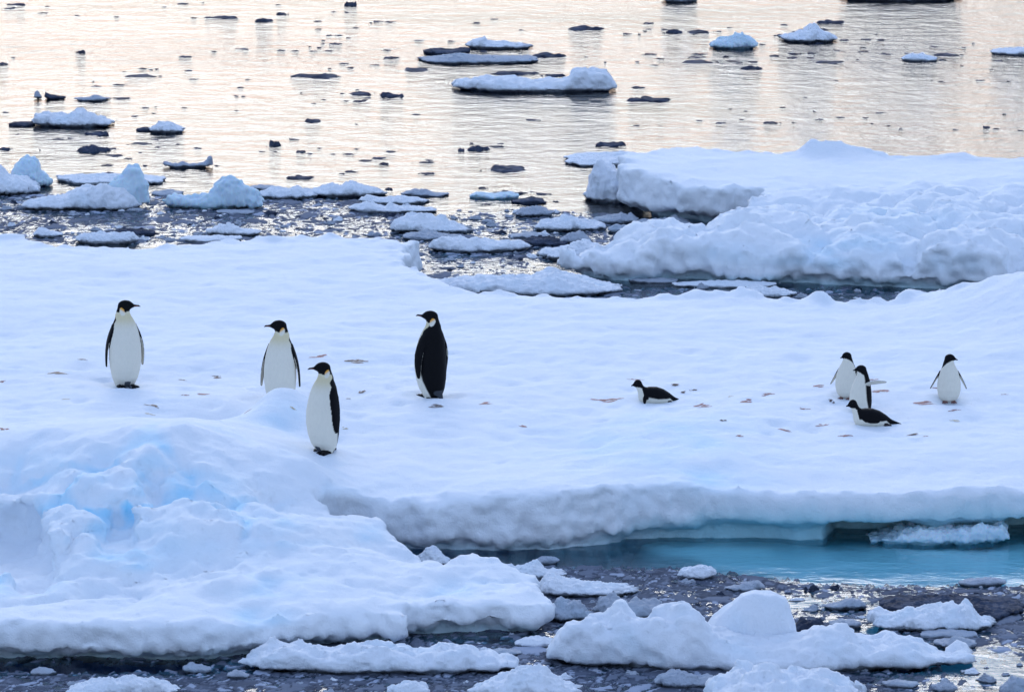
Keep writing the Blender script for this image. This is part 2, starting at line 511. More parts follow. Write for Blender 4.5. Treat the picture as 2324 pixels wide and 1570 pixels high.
def extra_a(X, Y):
    e = np.zeros(X.shape)
    for (u, v, z, w, h) in ((1690, 662, .6, .28, .15), (1590, 672, .6, .12, .07), (1560, 675, .6, .1, .07), (1850, 688, .55, .12, .09), (1870, 690, .55, .10, .08), (2055, 684, .55, .12, .1), (1745, 682, .55, .10, .07), (1950, 692, .5, .10, .07),
                            (606, 945, .78, .32, .13), (665, 960, .72, .25, .04), (20, 1060, .95, .5, -.22), (95, 1075, .95, .3, -.15)):
        c = P(u, v, z)
        e += h * np.exp(-((X - c[0]) ** 2 + ((Y - c[1]) / 1.6) ** 2) / (w * w))
    for (u, v, w) in ((284, 876, .24), (736, 1024, .24), (980, 900, .24), (1492, 913, .26), (1922, 900, .16), (1955, 934, .16), (1982, 964, .26), (2153, 908, .16)):
        c = P(u, v, .62)
        e -= .035 * np.exp(-(((X - c[0]) / w) ** 2 + ((Y - c[1]) / w) ** 2)) - .02 * np.exp(-((np.hypot(X - c[0], Y - c[1]) - 1.7 * w) / (.5 * w)) ** 2)
    rr = np.random.RandomState(17)
    for _ in range(330):
        c = P(rr.uniform(-100, 2400), rr.triangular(760, 900, 1060), .62)
        w, h = rr.uniform(.07, .16), rr.uniform(-.045, .02)
        sx = slice(*np.searchsorted(X[:, 0], (c[0] - .5, c[0] + .5))); sy = slice(*np.searchsorted(Y[0], (c[1] - .6, c[1] + .6)))
        e[sx, sy] += h * np.exp(-(((X[sx, sy] - c[0]) / w) ** 2 + ((Y[sx, sy] - c[1]) / (w * 1.3)) ** 2))
    # hollows broken out of the ridge's flank and the clefts between its blocks
    for (u, v, z, wx, wy, h) in ( (75, 1320, .45, .20, .6, -.16), (-90, 1280, .5, .4, .7, -.2), (255, 1232, .65, .24, .45, -.16),
                                 (350, 1070, 1.05, .12, .5, -.22), (400, 1100, .98, .28, .28, -.20), (240, 1040, 1.05, .18, .6, -.12), (480, 1120, .9, .3, .25, -.1),
                                 (590, 1395, .4, .35, .3, -.07), (560, 1160, .8, .25, .35, -.1), (640, 1100, .85, .2, .5, -.09)):
        c = P(u, v, z)
        e += h * np.exp(-(((X - c[0]) / wx) ** 2 + ((Y - c[1]) / wy) ** 2))
    return e

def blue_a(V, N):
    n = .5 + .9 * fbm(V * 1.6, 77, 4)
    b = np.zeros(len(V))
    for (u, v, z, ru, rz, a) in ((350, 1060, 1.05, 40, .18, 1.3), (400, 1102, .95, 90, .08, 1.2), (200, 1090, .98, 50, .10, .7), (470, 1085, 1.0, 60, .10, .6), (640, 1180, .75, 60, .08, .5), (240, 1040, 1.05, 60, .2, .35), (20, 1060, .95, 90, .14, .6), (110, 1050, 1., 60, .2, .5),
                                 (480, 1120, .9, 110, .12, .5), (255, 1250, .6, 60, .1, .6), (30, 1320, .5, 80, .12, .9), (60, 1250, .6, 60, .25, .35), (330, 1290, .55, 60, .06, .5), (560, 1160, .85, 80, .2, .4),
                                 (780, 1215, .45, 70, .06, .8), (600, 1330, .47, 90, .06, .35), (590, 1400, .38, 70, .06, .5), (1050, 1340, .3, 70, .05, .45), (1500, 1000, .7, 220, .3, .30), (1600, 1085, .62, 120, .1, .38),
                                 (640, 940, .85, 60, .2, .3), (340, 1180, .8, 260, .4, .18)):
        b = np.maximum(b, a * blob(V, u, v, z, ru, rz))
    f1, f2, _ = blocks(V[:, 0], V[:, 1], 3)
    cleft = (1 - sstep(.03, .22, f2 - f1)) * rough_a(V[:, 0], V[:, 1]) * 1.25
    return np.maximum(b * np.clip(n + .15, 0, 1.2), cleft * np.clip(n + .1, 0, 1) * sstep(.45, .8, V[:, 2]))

def bare_a(V, N):
    right = sstep(XR0 - .6, XR0 + 1.2, V[:, 0]) * sstep(62.0, 63.0, V[:, 1])
    n = .10 * fbm(V * 2.2, 55, 3)
    band = 1 - sstep(.02 + .14 * right, .14 + .36 * right, V[:, 2] + n)
    return band * (.45 + .4 * right) * sstep(-.2, .5, 1 - N[:, 2])

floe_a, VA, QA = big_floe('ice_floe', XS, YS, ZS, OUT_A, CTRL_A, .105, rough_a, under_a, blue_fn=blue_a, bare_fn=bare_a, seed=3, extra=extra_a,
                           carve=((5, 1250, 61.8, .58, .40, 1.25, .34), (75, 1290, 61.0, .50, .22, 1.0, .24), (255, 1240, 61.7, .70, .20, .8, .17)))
tag(floe_a, 'large near snow-covered ice floe on which all the penguins stand, blue ridge at its left', 'ice floe')
BVH = BVHTree.FromPolygons([tuple(p) for p in VA], [tuple(q) for q in QA])

def ground(x, y):
    hit = BVH.ray_cast(Vector((x, y, 6)), Vector((0, 0, -1)))
    return hit[0].z if hit[0] is not None else 0.0

def ground_pixel(u, v):
    """where the near floe's surface shows at (u, v)"""
    a = Vector((0, 0, CAM_H)); b = Vector(P(u, v, 0.0)) - a
    hit = BVH.ray_cast(a, b.normalized())
    return np.array(hit[0]) if hit[0] is not None else P(u, v, .62)

# --- far floe on the right
OUT_B = [(1400, 352, .75), (1500, 342, .7), (1570, 336, .7), (1700, 347, .65), (1815, 348, .65), (2100, 353, .6), (2324, 355, .6), (2800, 350, .6),
         (2800, 640, .1), (2324, 668, 0), (2180, 662, 0), (2000, 655, 0), (1850, 648, 0), (1600, 641, 0), (1420, 640, 0), (1330, 632, 0), (1285, 618, .05), (1268, 600, .1),
         (1300, 575, .3), (1380, 550, .4), (1450, 530, .45), (1500, 517, .5), (1560, 522, .4), (1620, 508, .45), (1690, 497, .3), (1735, 480, .25),
         (1690, 500, .12), (1640, 503, .1), (1560, 484, .2), (1480, 466, .25), (1440, 455, .3), (1408, 440, .3)]
CTRL_B = [(1400, 354, .78), (1500, 344, .72), (1570, 338, .72), (1700, 348, .66), (1900, 350, .62), (2100, 354, .6), (2324, 357, .58), (2800, 352, .6),
          (1430, 392, .74), (1500, 418, .66), (1600, 455, .54), (1700, 480, .46), (1735, 466, .50), (1600, 400, .64), (1800, 420, .60), (2000, 400, .60), (2300, 410, .6), (2800, 420, .6),
          (1270, 600, .1), (1300, 580, .3), (1400, 550, .46), (1500, 516, .56), (1560, 525, .46), (1630, 505, .58), (1690, 495, .5), (1760, 480, .56), (1900, 470, .6), (2050, 460, .62), (2200, 470, .62),
          (1350, 600, .32), (1500, 580, .42), (1650, 570, .46), (1800, 560, .5), (1950, 550, .58), (2100, 540, .62), (2250, 530, .6), (2800, 540, .6),
          (1400, 625, .14), (1600, 622, .2), (1800, 620, .25), (2000, 620, .32), (2150, 625, .36), (2300, 610, .45), (2800, 600, .45)]
XB = axis(.4, 13.6, .05); YB = axis(79.5, 96.5, .08); ZB = axis(-.45, 1.5, .04)

def rough_b(X, Y):
    n = sstep(88.6, 85.0, Y - .25 * (X - 4.0))
    return .85 * n

def under_b(X, Y):
    slab = sstep(86.0, 87.0, Y) * sstep(7.0, 5.0, X)
    cut = .15 + .40 * slab + .1 * grid2(X[:, 0], Y[0], 91, 1.0, 2)
    return cut, .02 + .02 * slab, .16 + .10 * slab

def extra_b(X, Y):
    e = np.zeros(X.shape)
    for (u, v, z, wx, wy, h) in ((1890, 345, .62, .36, .5, .36), (1838, 347, .62, .22, .45, .24), (1950, 350, .62, .35, .5, .10), (2170, 350, .6, .4, .5, .1), (2090, 425, .6, .18, .4, .12), (1900, 435, .6, .35, .4, .12), (1680, 500, .5, .3, .5, .14),
                                 (1640, 600, .4, .4, .5, -.12), (1900, 590, .45, .3, .5, -.18), (2310, 480, .6, .45, .8, -.4), (2320, 590, .5, .4, .7, -.25)):
        c = P(u, v, z)
        e += h * np.exp(-(((X - c[0]) / wx) ** 2 + ((Y - c[1]) / wy) ** 2))
    return e

def blue_b(V, N):
    n = .5 + .9 * fbm(V * 1.4, 177, 4)
    b = np.zeros(len(V))
    for (u, v, z, ru, rz, a) in ((1850, 565, .45, 60, .1, .6), (1960, 555, .55, 70, .12, .45), (1680, 560, .4, 90, .12, .5), (1600, 545, .4, 60, .1, .4), (2060, 500, .6, 120, .2, .3), (2190, 610, .4, 80, .15, .4), (1850, 600, .35, 150, .1, .35)):
        b = np.maximum(b, a * blob(V, u, v, z, ru, rz))
    return b * np.clip(n, 0, 1.2)

def bare_b(V, N):
    n = .06 * fbm(V * 2.2, 155, 3)
    return (1 - sstep(.03, .16, V[:, 2] + n)) * .55

floe_b, VB, QB = big_floe('ice_floe', XB, YB, ZB, OUT_B, CTRL_B, .07, rough_b, under_b, blue_fn=blue_b, bare_fn=bare_b, seed=23, extra=extra_b)
tag(floe_b, 'far rubble-edged ice floe at the right, with a thick overhanging slab at its left end', 'ice floe')
# ------------------------------------------------------------------ floating blocks and small floes
M_GREY = snow_material('soaked_snow', snow=(0.42, 0.46, 0.53), bare=(0.06, 0.075, 0.10), sss=0, bump=.5)
KINDS = {'s': M_CHUNK, 'g': M_GREY, 'i': M_ICE, 'w': M_WET}

def chunk(sil, vbase, depth, kind='s', seed=0, name='ice_chunk', label=None, cat='ice chunk', group=None, parent=None,
          rough=1.0, power=2.5, flat=.45):
    sil = sorted(sil)
    depth = depth * .72
    um = .5 * (sil[0][0] + sil[-1][0])
    c = P(um, vbase)
    yb = c[1] + depth / 2
    yc = yb - .12 * depth
    sx = yc / (math.cos(PITCH) * FPX) * 1.0
    px = np.array([(u - 1162) * (P(1163, vbase)[0] - P(1162, vbase)[0]) for u, v in sil])
    pz = np.array([max(z_at(v, yc), .03) for u, v in sil])
    x0, x1 = px[0], px[-1]
    xm, hw = .5 * (x0 + x1), .5 * (x1 - x0)
    H = pz.max()
    vox = float(np.clip(2 * hw / 90, .011, .035))
    dz = float(np.clip(H / 14, .008, .04))
    xs = axis(-1.25 * hw - .1, 1.25 * hw + .1, vox)
    ys = axis(-.7 * depth - .1, .7 * depth + .1, max(vox, depth / 60))
    zs = axis(-.14, H + .12, dz)
    X, Y = np.meshgrid(xs, ys, indexing='ij')
    jag = grid2(xs, ys, seed + 31, 1.5 / max(hw, .25), 3) + .55 * grid2(xs, ys, seed + 32, 5.0 / max(hw ** .5, .4), 3)
    zc = np.interp(X + xm + .0, px, pz)
    yn = Y / (depth / 2)
    back = sstep(1.0, .15, yn)
    front = sstep(-1.15, -.5, yn)
    shape = (flat + (1 - flat) * front) * (flat + (1 - flat) * back)
    lump = grid2(xs, ys, seed + 3, .9 / max(H, .12), 3, .5, True)
    top = zc * shape * (1 + .30 * rough * lump) + .05 * H
    r = (np.abs(X / (hw + .02)) ** power + np.abs(yn) ** power) ** (1 / power) + .24 * jag
    d2 = (r - 1) * min(hw, depth / 2)
    F = np.empty((len(xs), len(ys), len(zs)), np.float32)
    for k, z in enumerate(zs):
        inset = min(.14, .45 * H) * (1 - sstep(-.01, .06, z))
        F[:, :, k] = np.maximum(smax(z - top, d2 + inset, max(.025, .2 * H)), -.06 - z)
    F[0], F[-1] = 1, 1
    F[:, 0], F[:, -1] = 1, 1
    F[:, :, 0], F[:, :, -1] = 1, 1
    V, Q = surface_nets(F, xs, ys, zs)
    if len(V) == 0:
        return None
    N = vnormals(V, Q)
    L = max(.55 * H, .07)
    V = V + N * (.11 * rough * min(H, .5) * fbm(V / L + seed * 1.7, seed, 3, .55))[:, None]
    N = vnormals(V, Q)
    V = V + N * (.065 * rough * min(H, .5) * fbm(V / (L * .3) + seed, seed + 2, 2, .6))[:, None]
    n = .03 * fbm(V * 6, seed + 4, 2)
    bh = min(.075, .35 * H)
    bare = (1 - sstep(.25 * bh, bh, V[:, 2] + n)) * .85
    blue = np.clip(.3 * fbm(V * 2.5, seed + 8, 3), 0, 1) * .6
    me = make_mesh(name, V, Q, KINDS[kind], {'bare': bare, 'blue': blue})
    o = link(name, me, (xm, yb, 0), parent)
    if label:
        tag(o, label, cat, group)
    return o

def S(*a):
    return [(a[i], a[i + 1]) for i in range(0, len(a), 2)]

# parts of the two big floes
def ice_foot():
    xs, ys, zs = axis(1.0, 11.0, .06), axis(60.6, 66.6, .08), axis(-1.25, -.02, .05)
    X, Y = np.meshgrid(xs, ys, indexing='ij')
    edge = np.interp(X, (1.2, 2.2, 4.0, 6.0, 8.0, 11.0), (64.3, 63.0, 62.3, 62.1, 61.9, 61.9)) + .35 * grid2(xs, ys, 611, .8, 3)
    top = -.05 - .10 * sstep(64.6, 63.4, Y) - .9 * sstep(.8, .0, Y - edge) + .07 * grid2(xs, ys, 612, 1.2, 3)
    F = np.stack([np.maximum(z - top, edge - .3 - Y) for z in zs], 2).astype(np.float32)
    F[0], F[-1] = 1, 1; F[:, 0], F[:, -1] = 1, 1; F[:, :, 0], F[:, :, -1] = 1, 1
    V, Q = surface_nets(F, xs, ys, zs)
    return link('submerged_ice_foot', make_mesh('submerged_ice_foot', V, Q, M_FOOT), parent=floe_a)
M_FOOT = snow_material('submerged_ice', snow=(.84, .93, .95), ice=(.6, .85, .95), sss=0, bump=.15)
ice_foot()
chunk(S(1955, 1231, 1970, 1222, 1996, 1224, 2023, 1214, 2053, 1201, 2090, 1196, 2180, 1190, 2278, 1188, 2291, 1200, 2296, 1224), 1241, 1.3, 'i', 501, 'ice_block', parent=floe_a, rough=1.3, flat=.75)
chunk(S(1334, 440, 1343, 405, 1352, 385, 1362, 366, 1380, 376, 1396, 386, 1420, 400, 1450, 430, 1480, 460), 462, 1.3, 's', 502, 'ice_block', parent=floe_b, rough=.9)

BACK = 'white ice pieces drifting behind the near floe'
FAR = 'snowy ice pieces far out on the open water'
NEAR = 'ice pieces floating in the near slush'
T = [
 # ---- left, behind the near floe
 (S(-70, 400, -30, 385, 0, 386, 13, 397, 43, 403, 69, 420, 88, 436), 444, 1.3, 's', 'snowy ice block cut by the left picture edge, behind the near floe', BACK),
 (S(22, 400, 26, 386, 34, 370, 56, 360, 82, 369, 90, 392, 112, 409, 119, 420), 425, .8, 'i', 'tall pointed ice block standing behind the block at the left edge', BACK),
 (S(129, 404, 180, 402, 240, 400, 300, 402, 359, 407), 422, 1.5, 's', 'long low snowy floe behind the leaning ice block', BACK),
 (S(232, 416, 253, 401, 279, 388, 290, 375, 305, 372, 318, 379, 328, 402, 335, 430, 342, 462), 472, .6, 'i', 'leaning pale green ice block with a rounded head, behind the long white heap', BACK),
 (S(43, 470, 64, 457, 103, 452, 142, 444, 172, 431, 206, 422, 241, 419, 266, 422, 292, 437, 312, 465), 480, 1.1, 's', 'long white snow heap floating in front of the leaning ice block', BACK),
 (S(344, 441, 380, 433, 412, 442), 446, .7, 'g', 'small grey ice piece between the leaning block and the grey-green pyramid', BACK),
 (S(352, 470, 365, 452, 395, 448, 451, 448, 473, 437, 494, 405, 508, 398, 522, 397, 541, 409, 554, 422, 580, 437, 600, 462), 477, 1.0, 'i', 'grey-green pyramid of clear ice with a low apron at its left', BACK),
 (S(565, 428, 590, 421, 620, 427), 431, .6, 'g', 'small snowy ice piece half hidden behind the grey-green pyramid', BACK),
 (S(582, 440, 610, 429, 650, 431, 675, 426, 722, 446), 454, 1.0, 's', 'flat white floe just right of the grey-green pyramid', BACK),
 (S(698, 432, 722, 431, 752, 418, 773, 424, 786, 412, 808, 417, 842, 428, 872, 446), 449, 1.0, 's', 'white rubble floe with two small humps, right of the flat white one', BACK),
 (S(494, 481, 530, 477, 580, 482), 487, .5, 'g', 'thin snowy scrap floating at the foot of the grey-green pyramid', BACK),
 (S(814, 452, 834, 445, 868, 451, 911, 445, 945, 451, 968, 460), 466, .8, 's', 'white rubble floe, upper of two by the open lead', BACK),
 (S(784, 476, 808, 465, 842, 462, 872, 472, 885, 463, 907, 470, 950, 472, 990, 478), 485, .8, 's', 'low white floe with a long flat right end, lower of two by the lead', BACK),
 (S(910, 442, 937, 431, 965, 431, 986, 440, 1024, 445), 448, .6, 'g', 'greyish humped ice piece drifting above the white rubble floes', BACK),
 (S(1065, 448, 1084, 437, 1116, 442, 1155, 437, 1184, 445), 453, .7, 'i', 'pale grey-green flat ice piece in the lead left of the far floe', BACK),
 (S(1162, 459, 1185, 454, 1207, 448, 1239, 457), 464, .6, 'w', 'dark wet ice piece touching the grey-green flat one on its right', BACK),
 (S(1172, 485, 1183, 473, 1207, 469, 1239, 475, 1257, 484), 494, .6, 'g', 'dark grey dome-shaped ice piece alone in the lead', BACK),
 (S(885, 522, 895, 506, 905, 499, 933, 493, 965, 489, 1000, 496, 1028, 510, 1060, 521, 1077, 529), 532, 1.1, 's', 'big white rubble block behind the corner of the near floe', BACK),
 (S(910, 536, 940, 529, 986, 528, 1014, 535, 1048, 541), 547, .8, 'g', 'grey slushy floe at the foot of the big white rubble block', BACK),
 (S(971, 568, 982, 549, 1003, 544, 1038, 542, 1063, 545, 1077, 539, 1116, 549, 1176, 551, 1213, 563), 576, 1.0, 's', 'long white floe with a dark waterline, right of the near floe corner', BACK),
 (S(1212, 518, 1228, 502, 1253, 500, 1274, 496, 1302, 495, 1330, 502, 1365, 509, 1378, 519), 527, 1.0, 's', 'white rubble floe in the lead just left of the far floe rubble', BACK),
 (S(1340, 502, 1380, 491, 1408, 486, 1436, 489, 1452, 501), 510, .8, 'g', 'greyish white rubble floe in front of the far overhang', BACK),
 (S(1378, 520, 1400, 510, 1425, 512, 1447, 522), 530, .6, 'g', 'small greyish rubble piece against the left end of the far rubble bank', BACK),
 (S(1444, 505, 1480, 500, 1510, 498, 1540, 494, 1575, 509), 517, .8, 'g', 'grey-white strip of rubble under the far overhanging slab', BACK),
 (S(1160, 536, 1200, 529, 1241, 535), 542, .6, 'g', 'small grey ice piece between the long white floe and the lead rubble', BACK),
 (S(1180, 550, 1210, 540, 1250, 541, 1292, 552), 562, .9, 'w', 'dark grey wet slab with a white shard behind it', BACK),
 (S(1261, 551, 1285, 535, 1316, 524, 1337, 542, 1346, 551), 557, .5, 'g', 'pointed white shard lying on the dark grey slab in the lead', BACK),
 (S(1218, 584, 1239, 570, 1267, 567, 1302, 554, 1334, 549, 1370, 560), 592, 1.2, 's', 'white wedge floe with a dark undercut, touching the left tip of the far floe', BACK),
 (S(1015, 640, 1063, 634, 1133, 631, 1204, 630, 1253, 619, 1274, 622, 1309, 633, 1365, 647, 1424, 664), 674, 1.7, 's', 'broad flat snowy wedge lying against the back rim of the near floe', BACK),
 (S(1428, 637, 1460, 631, 1500, 632, 1542, 638), 643, .5, 'g', 'short snowy strip in the channel under the far rubble bank', BACK),
 (S(1540, 645, 1600, 640, 1680, 639, 1772, 644), 654, .7, 's', 'long thin snowy strip in the channel between the two big floes', BACK),
 (S(1690, 662, 1705, 653, 1730, 652, 1770, 657, 1812, 668), 677, .7, 's', 'snowy scrap in the channel, hard against the near floe rim', BACK),
 (S(72, 532, 86, 519, 107, 523, 143, 535), 540, .5, 's', 'small snowy piece left of the low floe behind the left rim', BACK),
 (S(162, 548, 185, 531, 241, 531, 301, 532, 316, 545), 556, .8, 's', 'low white floe almost touching the left back rim of the near floe', BACK),
 (S(232, 528, 280, 520, 320, 521, 353, 528), 537, .6, 'w', 'dark slush cake behind the low white floe at the left rim', BACK),
 (S(475, 520, 494, 513, 520, 508, 550, 521, 604, 533), 538, .7, 's', 'small white hummock floating behind the left rim', BACK),
 (S(402, 544, 430, 538, 494, 537, 545, 538), 551, .7, 's', 'thin white floe hard against the back rim, below the small hummock', BACK),
 # ---- far water
 (S(72, 275, 76, 260, 102, 256, 148, 266, 160, 256, 188, 252, 219, 265, 252, 278), 290, 1.2, 's', 'white two-humped floe with a dark waterline, far left on open water', FAR),
 (S(17, 282, 45, 277, 78, 279), 288, .6, 'w', 'dark wet ice tail at the left end of the two-humped floe', FAR),
 (S(340, 293, 355, 281, 383, 278, 414, 293), 304, .8, 's', 'small white dome floe right of the two-humped one', FAR),
 (S(308, 295, 325, 289, 347, 292), 299, .4, 'w', 'dark wet lump at the left end of the small white dome', FAR),
 (S(1017, 200, 1036, 184, 1068, 182, 1125, 178, 1181, 180, 1222, 186, 1291, 182, 1303, 166, 1323, 159, 1364, 167, 1385, 176, 1402, 195), 212, 1.5, 's', 'long white floe with a hump at its right end, mid open water', FAR),
 (S(1608, 107, 1630, 91, 1667, 84, 1684, 77, 1704, 84, 1726, 105), 113, 1.0, 'i', 'pale smooth dome of ice, left of the two white pieces at the top right', FAR),
 (S(1769, 87, 1798, 81, 1825, 76, 1839, 62, 1850, 57, 1866, 69, 1905, 88), 98, 1.2, 's', 'white peaked floe with a dark waterline, right of the pale dome', FAR),
 (S(2047, 135, 2067, 126, 2094, 123, 2130, 134), 141, .8, 's', 'small flat white cake at the upper right', FAR),
 (S(2240, 123, 2275, 114, 2324, 110, 2420, 112), 127, 1.2, 's', 'flat white floe cut by the right picture edge', FAR),
 (S(1058, 103, 1076, 93, 1092, 88, 1100, 85, 1106, 96, 1153, 100, 1216, 106), 114, 1.2, 's', 'thin white slab with an upturned tip, top of the dark cluster', FAR),
 (S(957, 119, 987, 111, 1019, 115, 1062, 110), 126, 1.0, 'w', 'dark jagged slab at the left of the cluster, under the white slab', FAR),
 (S(928, 145, 959, 136, 999, 131, 1044, 124, 1084, 130, 1206, 132, 1228, 142), 147, 1.5, 'g', 'long grey snow-dusted slab, lowest of the dark cluster', FAR),
 (S(367, 374, 371, 366, 391, 375, 414, 369, 430, 376, 461, 370, 475, 357, 480, 358, 483, 378), 383, .5, 'g', 'grey bow-tie shaped ice shard with upturned ends, left open water', FAR),
 (S(76, 224, 80, 211, 84, 207, 95, 223), 227, .3, 'g', 'small upright ice fang near the left edge', FAR),
 (S(100, 223, 102, 209, 113, 217, 151, 223), 227, .4, 'w', 'low dark shard with an upturned tip beside the ice fang', FAR),
 (S(168, 226, 203, 222, 215, 216, 227, 222, 246, 227), 231, .6, 'g', 'flat grey slab with one knob, right of the ice fang', FAR),
 (S(1285, 362, 1316, 358, 1393, 354, 1440, 354), 379, 2.0, 's', 'flat snowy tongue floating behind the left corner of the far floe', FAR),
 (S(1503, -8, 1540, -14, 1583, -4), 7, .8, 'g', 'small grey floe cut by the top picture edge', FAR),
 (S(1915, -14, 1990, -25, 2100, -25, 2197, -12), 5, 1.5, 'g', 'wide grey floe showing only its dark waterline at the top edge', FAR),
 # ---- near slush
 (S(2008, 1378, 2060, 1368, 2150, 1366, 2250, 1372, 2360, 1385), 1412, 1.6, 'w', 'wide dark wet slab behind the white peaked piece at the right', NEAR),
 (S(1983, 1393, 2030, 1395, 2060, 1389, 2098, 1387, 2113, 1378, 2165, 1376, 2180, 1381, 2193, 1364, 2210, 1381, 2233, 1408, 2272, 1429), 1437, 1.1, 's', 'white snow piece with a sharp peak on its right, near the right edge', NEAR),
 (S(2084, 1441, 2120, 1434, 2160, 1430, 2222, 1445), 1450, .5, 'g', 'small grey cake at the foot of the white peaked piece', NEAR),
 (S(2118, 1460, 2165, 1448, 2223, 1457), 1473, .5, 'g', 'smooth grey lens of ice below the white peaked piece', NEAR),
 (S(1616, 1568, 1660, 1550, 1689, 1531, 1708, 1529, 1790, 1534, 1865, 1546, 1945, 1566), 1665, 2.6, 's', 'smooth white snow slab cut by the bottom edge, right of centre', NEAR),
 (S(1072, 1570, 1099, 1550, 1130, 1547, 1165, 1527, 1204, 1523, 1236, 1529, 1253, 1543, 1281, 1557, 1326, 1570), 1596, 1.0, 's', 'white snow heap cut by the bottom edge near the middle', NEAR),
 (S(879, 1566, 902, 1554, 923, 1550, 944, 1547, 971, 1560), 1588, .6, 's', 'small white heap at the bottom edge, left of the middle heap', NEAR),
 (S(148, 1568, 190, 1552, 230, 1543, 300, 1539, 340, 1545, 398, 1567), 1590, .8, 's', 'low white heap cut by the bottom edge at the left', NEAR),
 (S(525, 1506, 582, 1490, 611, 1473, 657, 1468, 695, 1473, 738, 1480, 790, 1470, 842, 1464, 881, 1468, 923, 1476, 937, 1484, 979, 1476, 1000, 1465, 1021, 1472, 1035, 1480, 1053, 1470, 1078, 1476, 1090, 1494,
    1106, 1484, 1120, 1487, 1137, 1503, 1151, 1490, 1183, 1508, 1230, 1524), 1536, 1.3, 's', 'long bank of white rubble along the front foot of the near floe', NEAR),
 (S(1225, 1326, 1235, 1312, 1247, 1305, 1274, 1313, 1324, 1325, 1394, 1332, 1468, 1349), 1358, .9, 's', 'white tapering tongue of snow pointing right from the near floe lobe', NEAR),
 (S(1130, 1292, 1190, 1283, 1218, 1279, 1240, 1296, 1288, 1310), 1316, .7, 's', 'thin white rubble strip just above the tapering tongue', NEAR),
 (S(1234, 1390, 1264, 1367, 1296, 1363, 1324, 1381, 1344, 1398), 1413, .6, 'g', 'round grey-white lump right of the near floe lobe tip', NEAR),
 (S(1353, 1384, 1362, 1357, 1394, 1356, 1412, 1366, 1464, 1366, 1499, 1374, 1516, 1394), 1408, .7, 'g', 'grey-white rubble heap right of the round lump', NEAR),
 (S(1170, 1464, 1194, 1448, 1236, 1448, 1273, 1458), 1471, .5, 's', 'small flat white piece under the near floe lobe tip', NEAR),
 (S(1105, 1482, 1140, 1472, 1186, 1482), 1492, .4, 'g', 'small grey piece above the right end of the rubble bank', NEAR),
 (S(1541, 1303, 1546, 1290, 1565, 1288, 1588, 1286, 1603, 1284, 1625, 1294, 1629, 1307), 1318, .4, 's', 'knobbly white lump in the slush at the edge of the teal water', NEAR),
 (S(1646, 1337, 1678, 1329, 1696, 1325, 1719, 1315, 1741, 1338), 1346, .4, 'g', 'small grey-white peaked lump above the big boulder', NEAR),
 (S(1863, 1379, 1903, 1370, 1936, 1356, 1951, 1359, 1970, 1377), 1386, .4, 'g', 'small two-tone lump between the boulder and the wide dark slab', NEAR),
 (S(1882, 1415, 1910, 1406, 1940, 1408, 1958, 1416), 1427, .4, 'g', 'small flat grey cake right of the big boulder', NEAR),
 (S(1800, 1425, 1820, 1408, 1865, 1408, 1874, 1424), 1440, .5, 'w', 'dark wet lump tucked behind the right side of the big boulder', NEAR),
 (S(2174, 1326, 2214, 1314, 2259, 1311, 2290, 1322), 1332, .4, 'g', 'flat pinkish white cake on the teal water at the right', NEAR),
 (S(948, 1262, 969, 1247, 986, 1251, 1017, 1271), 1290, .5, 's', 'white lump in the cleft between the near floe front and its lobe', NEAR),
 (S(1213, 1273, 1232, 1264, 1253, 1264, 1270, 1275), 1281, .35, 'g', 'small lump on the dark water under the near floe front', NEAR),
 (S(1484, 1550, 1505, 1531, 1546, 1525, 1584, 1538, 1610, 1535, 1667, 1557), 1565, .6, 'g', 'grey-white rubble cake below the boulder floe', NEAR),
 (S(2006, 1550, 2038, 1542, 2089, 1552), 1564, .4, 'g', 'flat grey cake at the bottom right, below the boulder floe', NEAR),
 (S(2122, 1557, 2146, 1545, 2175, 1560), 1577, .35, 'g', 'small grey lump at the bottom edge, right of the flat cake', NEAR),
 (S(2275, 1558, 2300, 1539, 2345, 1543), 1590, .5, 'g', 'grey lump in the bottom right corner', NEAR),
 (S(68, 1525, 88, 1515, 125, 1526), 1534, .35, 'g', 'small lump in the dark slush at the lower left corner', NEAR),
 (S(411, 1516, 434, 1504, 475, 1521), 1529, .4, 'g', 'small lump under the dark undercut of the near floe', NEAR),
 (S(512, 1531, 535, 1520, 564, 1534), 1543, .35, 'g', 'small round lump left of the long rubble bank', NEAR),
]
for i, (sil, vb, dep, kd, lab, grp) in enumerate(T):
    chunk(sil, vb, dep, kd, 100 + i * 3, 'ice_floe' if (sil[-1][0] - sil[0][0]) > 150 else 'ice_chunk', lab, 'ice floe' if (sil[-1][0] - sil[0][0]) > 150 else 'ice chunk', grp)

big = chunk(S(1234, 1496, 1253, 1466, 1296, 1424, 1338, 1408, 1380, 1409, 1405, 1391, 1436, 1410, 1475, 1416, 1505, 1397, 1558, 1394, 1595, 1411, 1620, 1436, 1700, 1452, 1801, 1455, 1843, 1449, 1858, 1432, 1888, 1433, 1921, 1429, 1955, 1452,
              1993, 1459, 2026, 1450, 2064, 1459, 2090, 1464, 2113, 1479, 2150, 1486, 2195, 1478, 2218, 1492, 2230, 1512), 1528, 1.7, 's', 901, 'ice_floe',
            'white rubble floe carrying a big smooth boulder, lower right', 'ice floe', NEAR, rough=.85)
bo = chunk(S(1604, 1440, 1610, 1420, 1640, 1396, 1663, 1378, 1685, 1355, 1715, 1346, 1753, 1350, 1783, 1363, 1792, 1381, 1808, 1419, 1812, 1450), 1490, 1.0, 's', 902, 'ice_boulder', rough=.25, power=3, flat=.7)
bo.parent = big
bo.location = Vector(bo.location) - Vector(big.location)

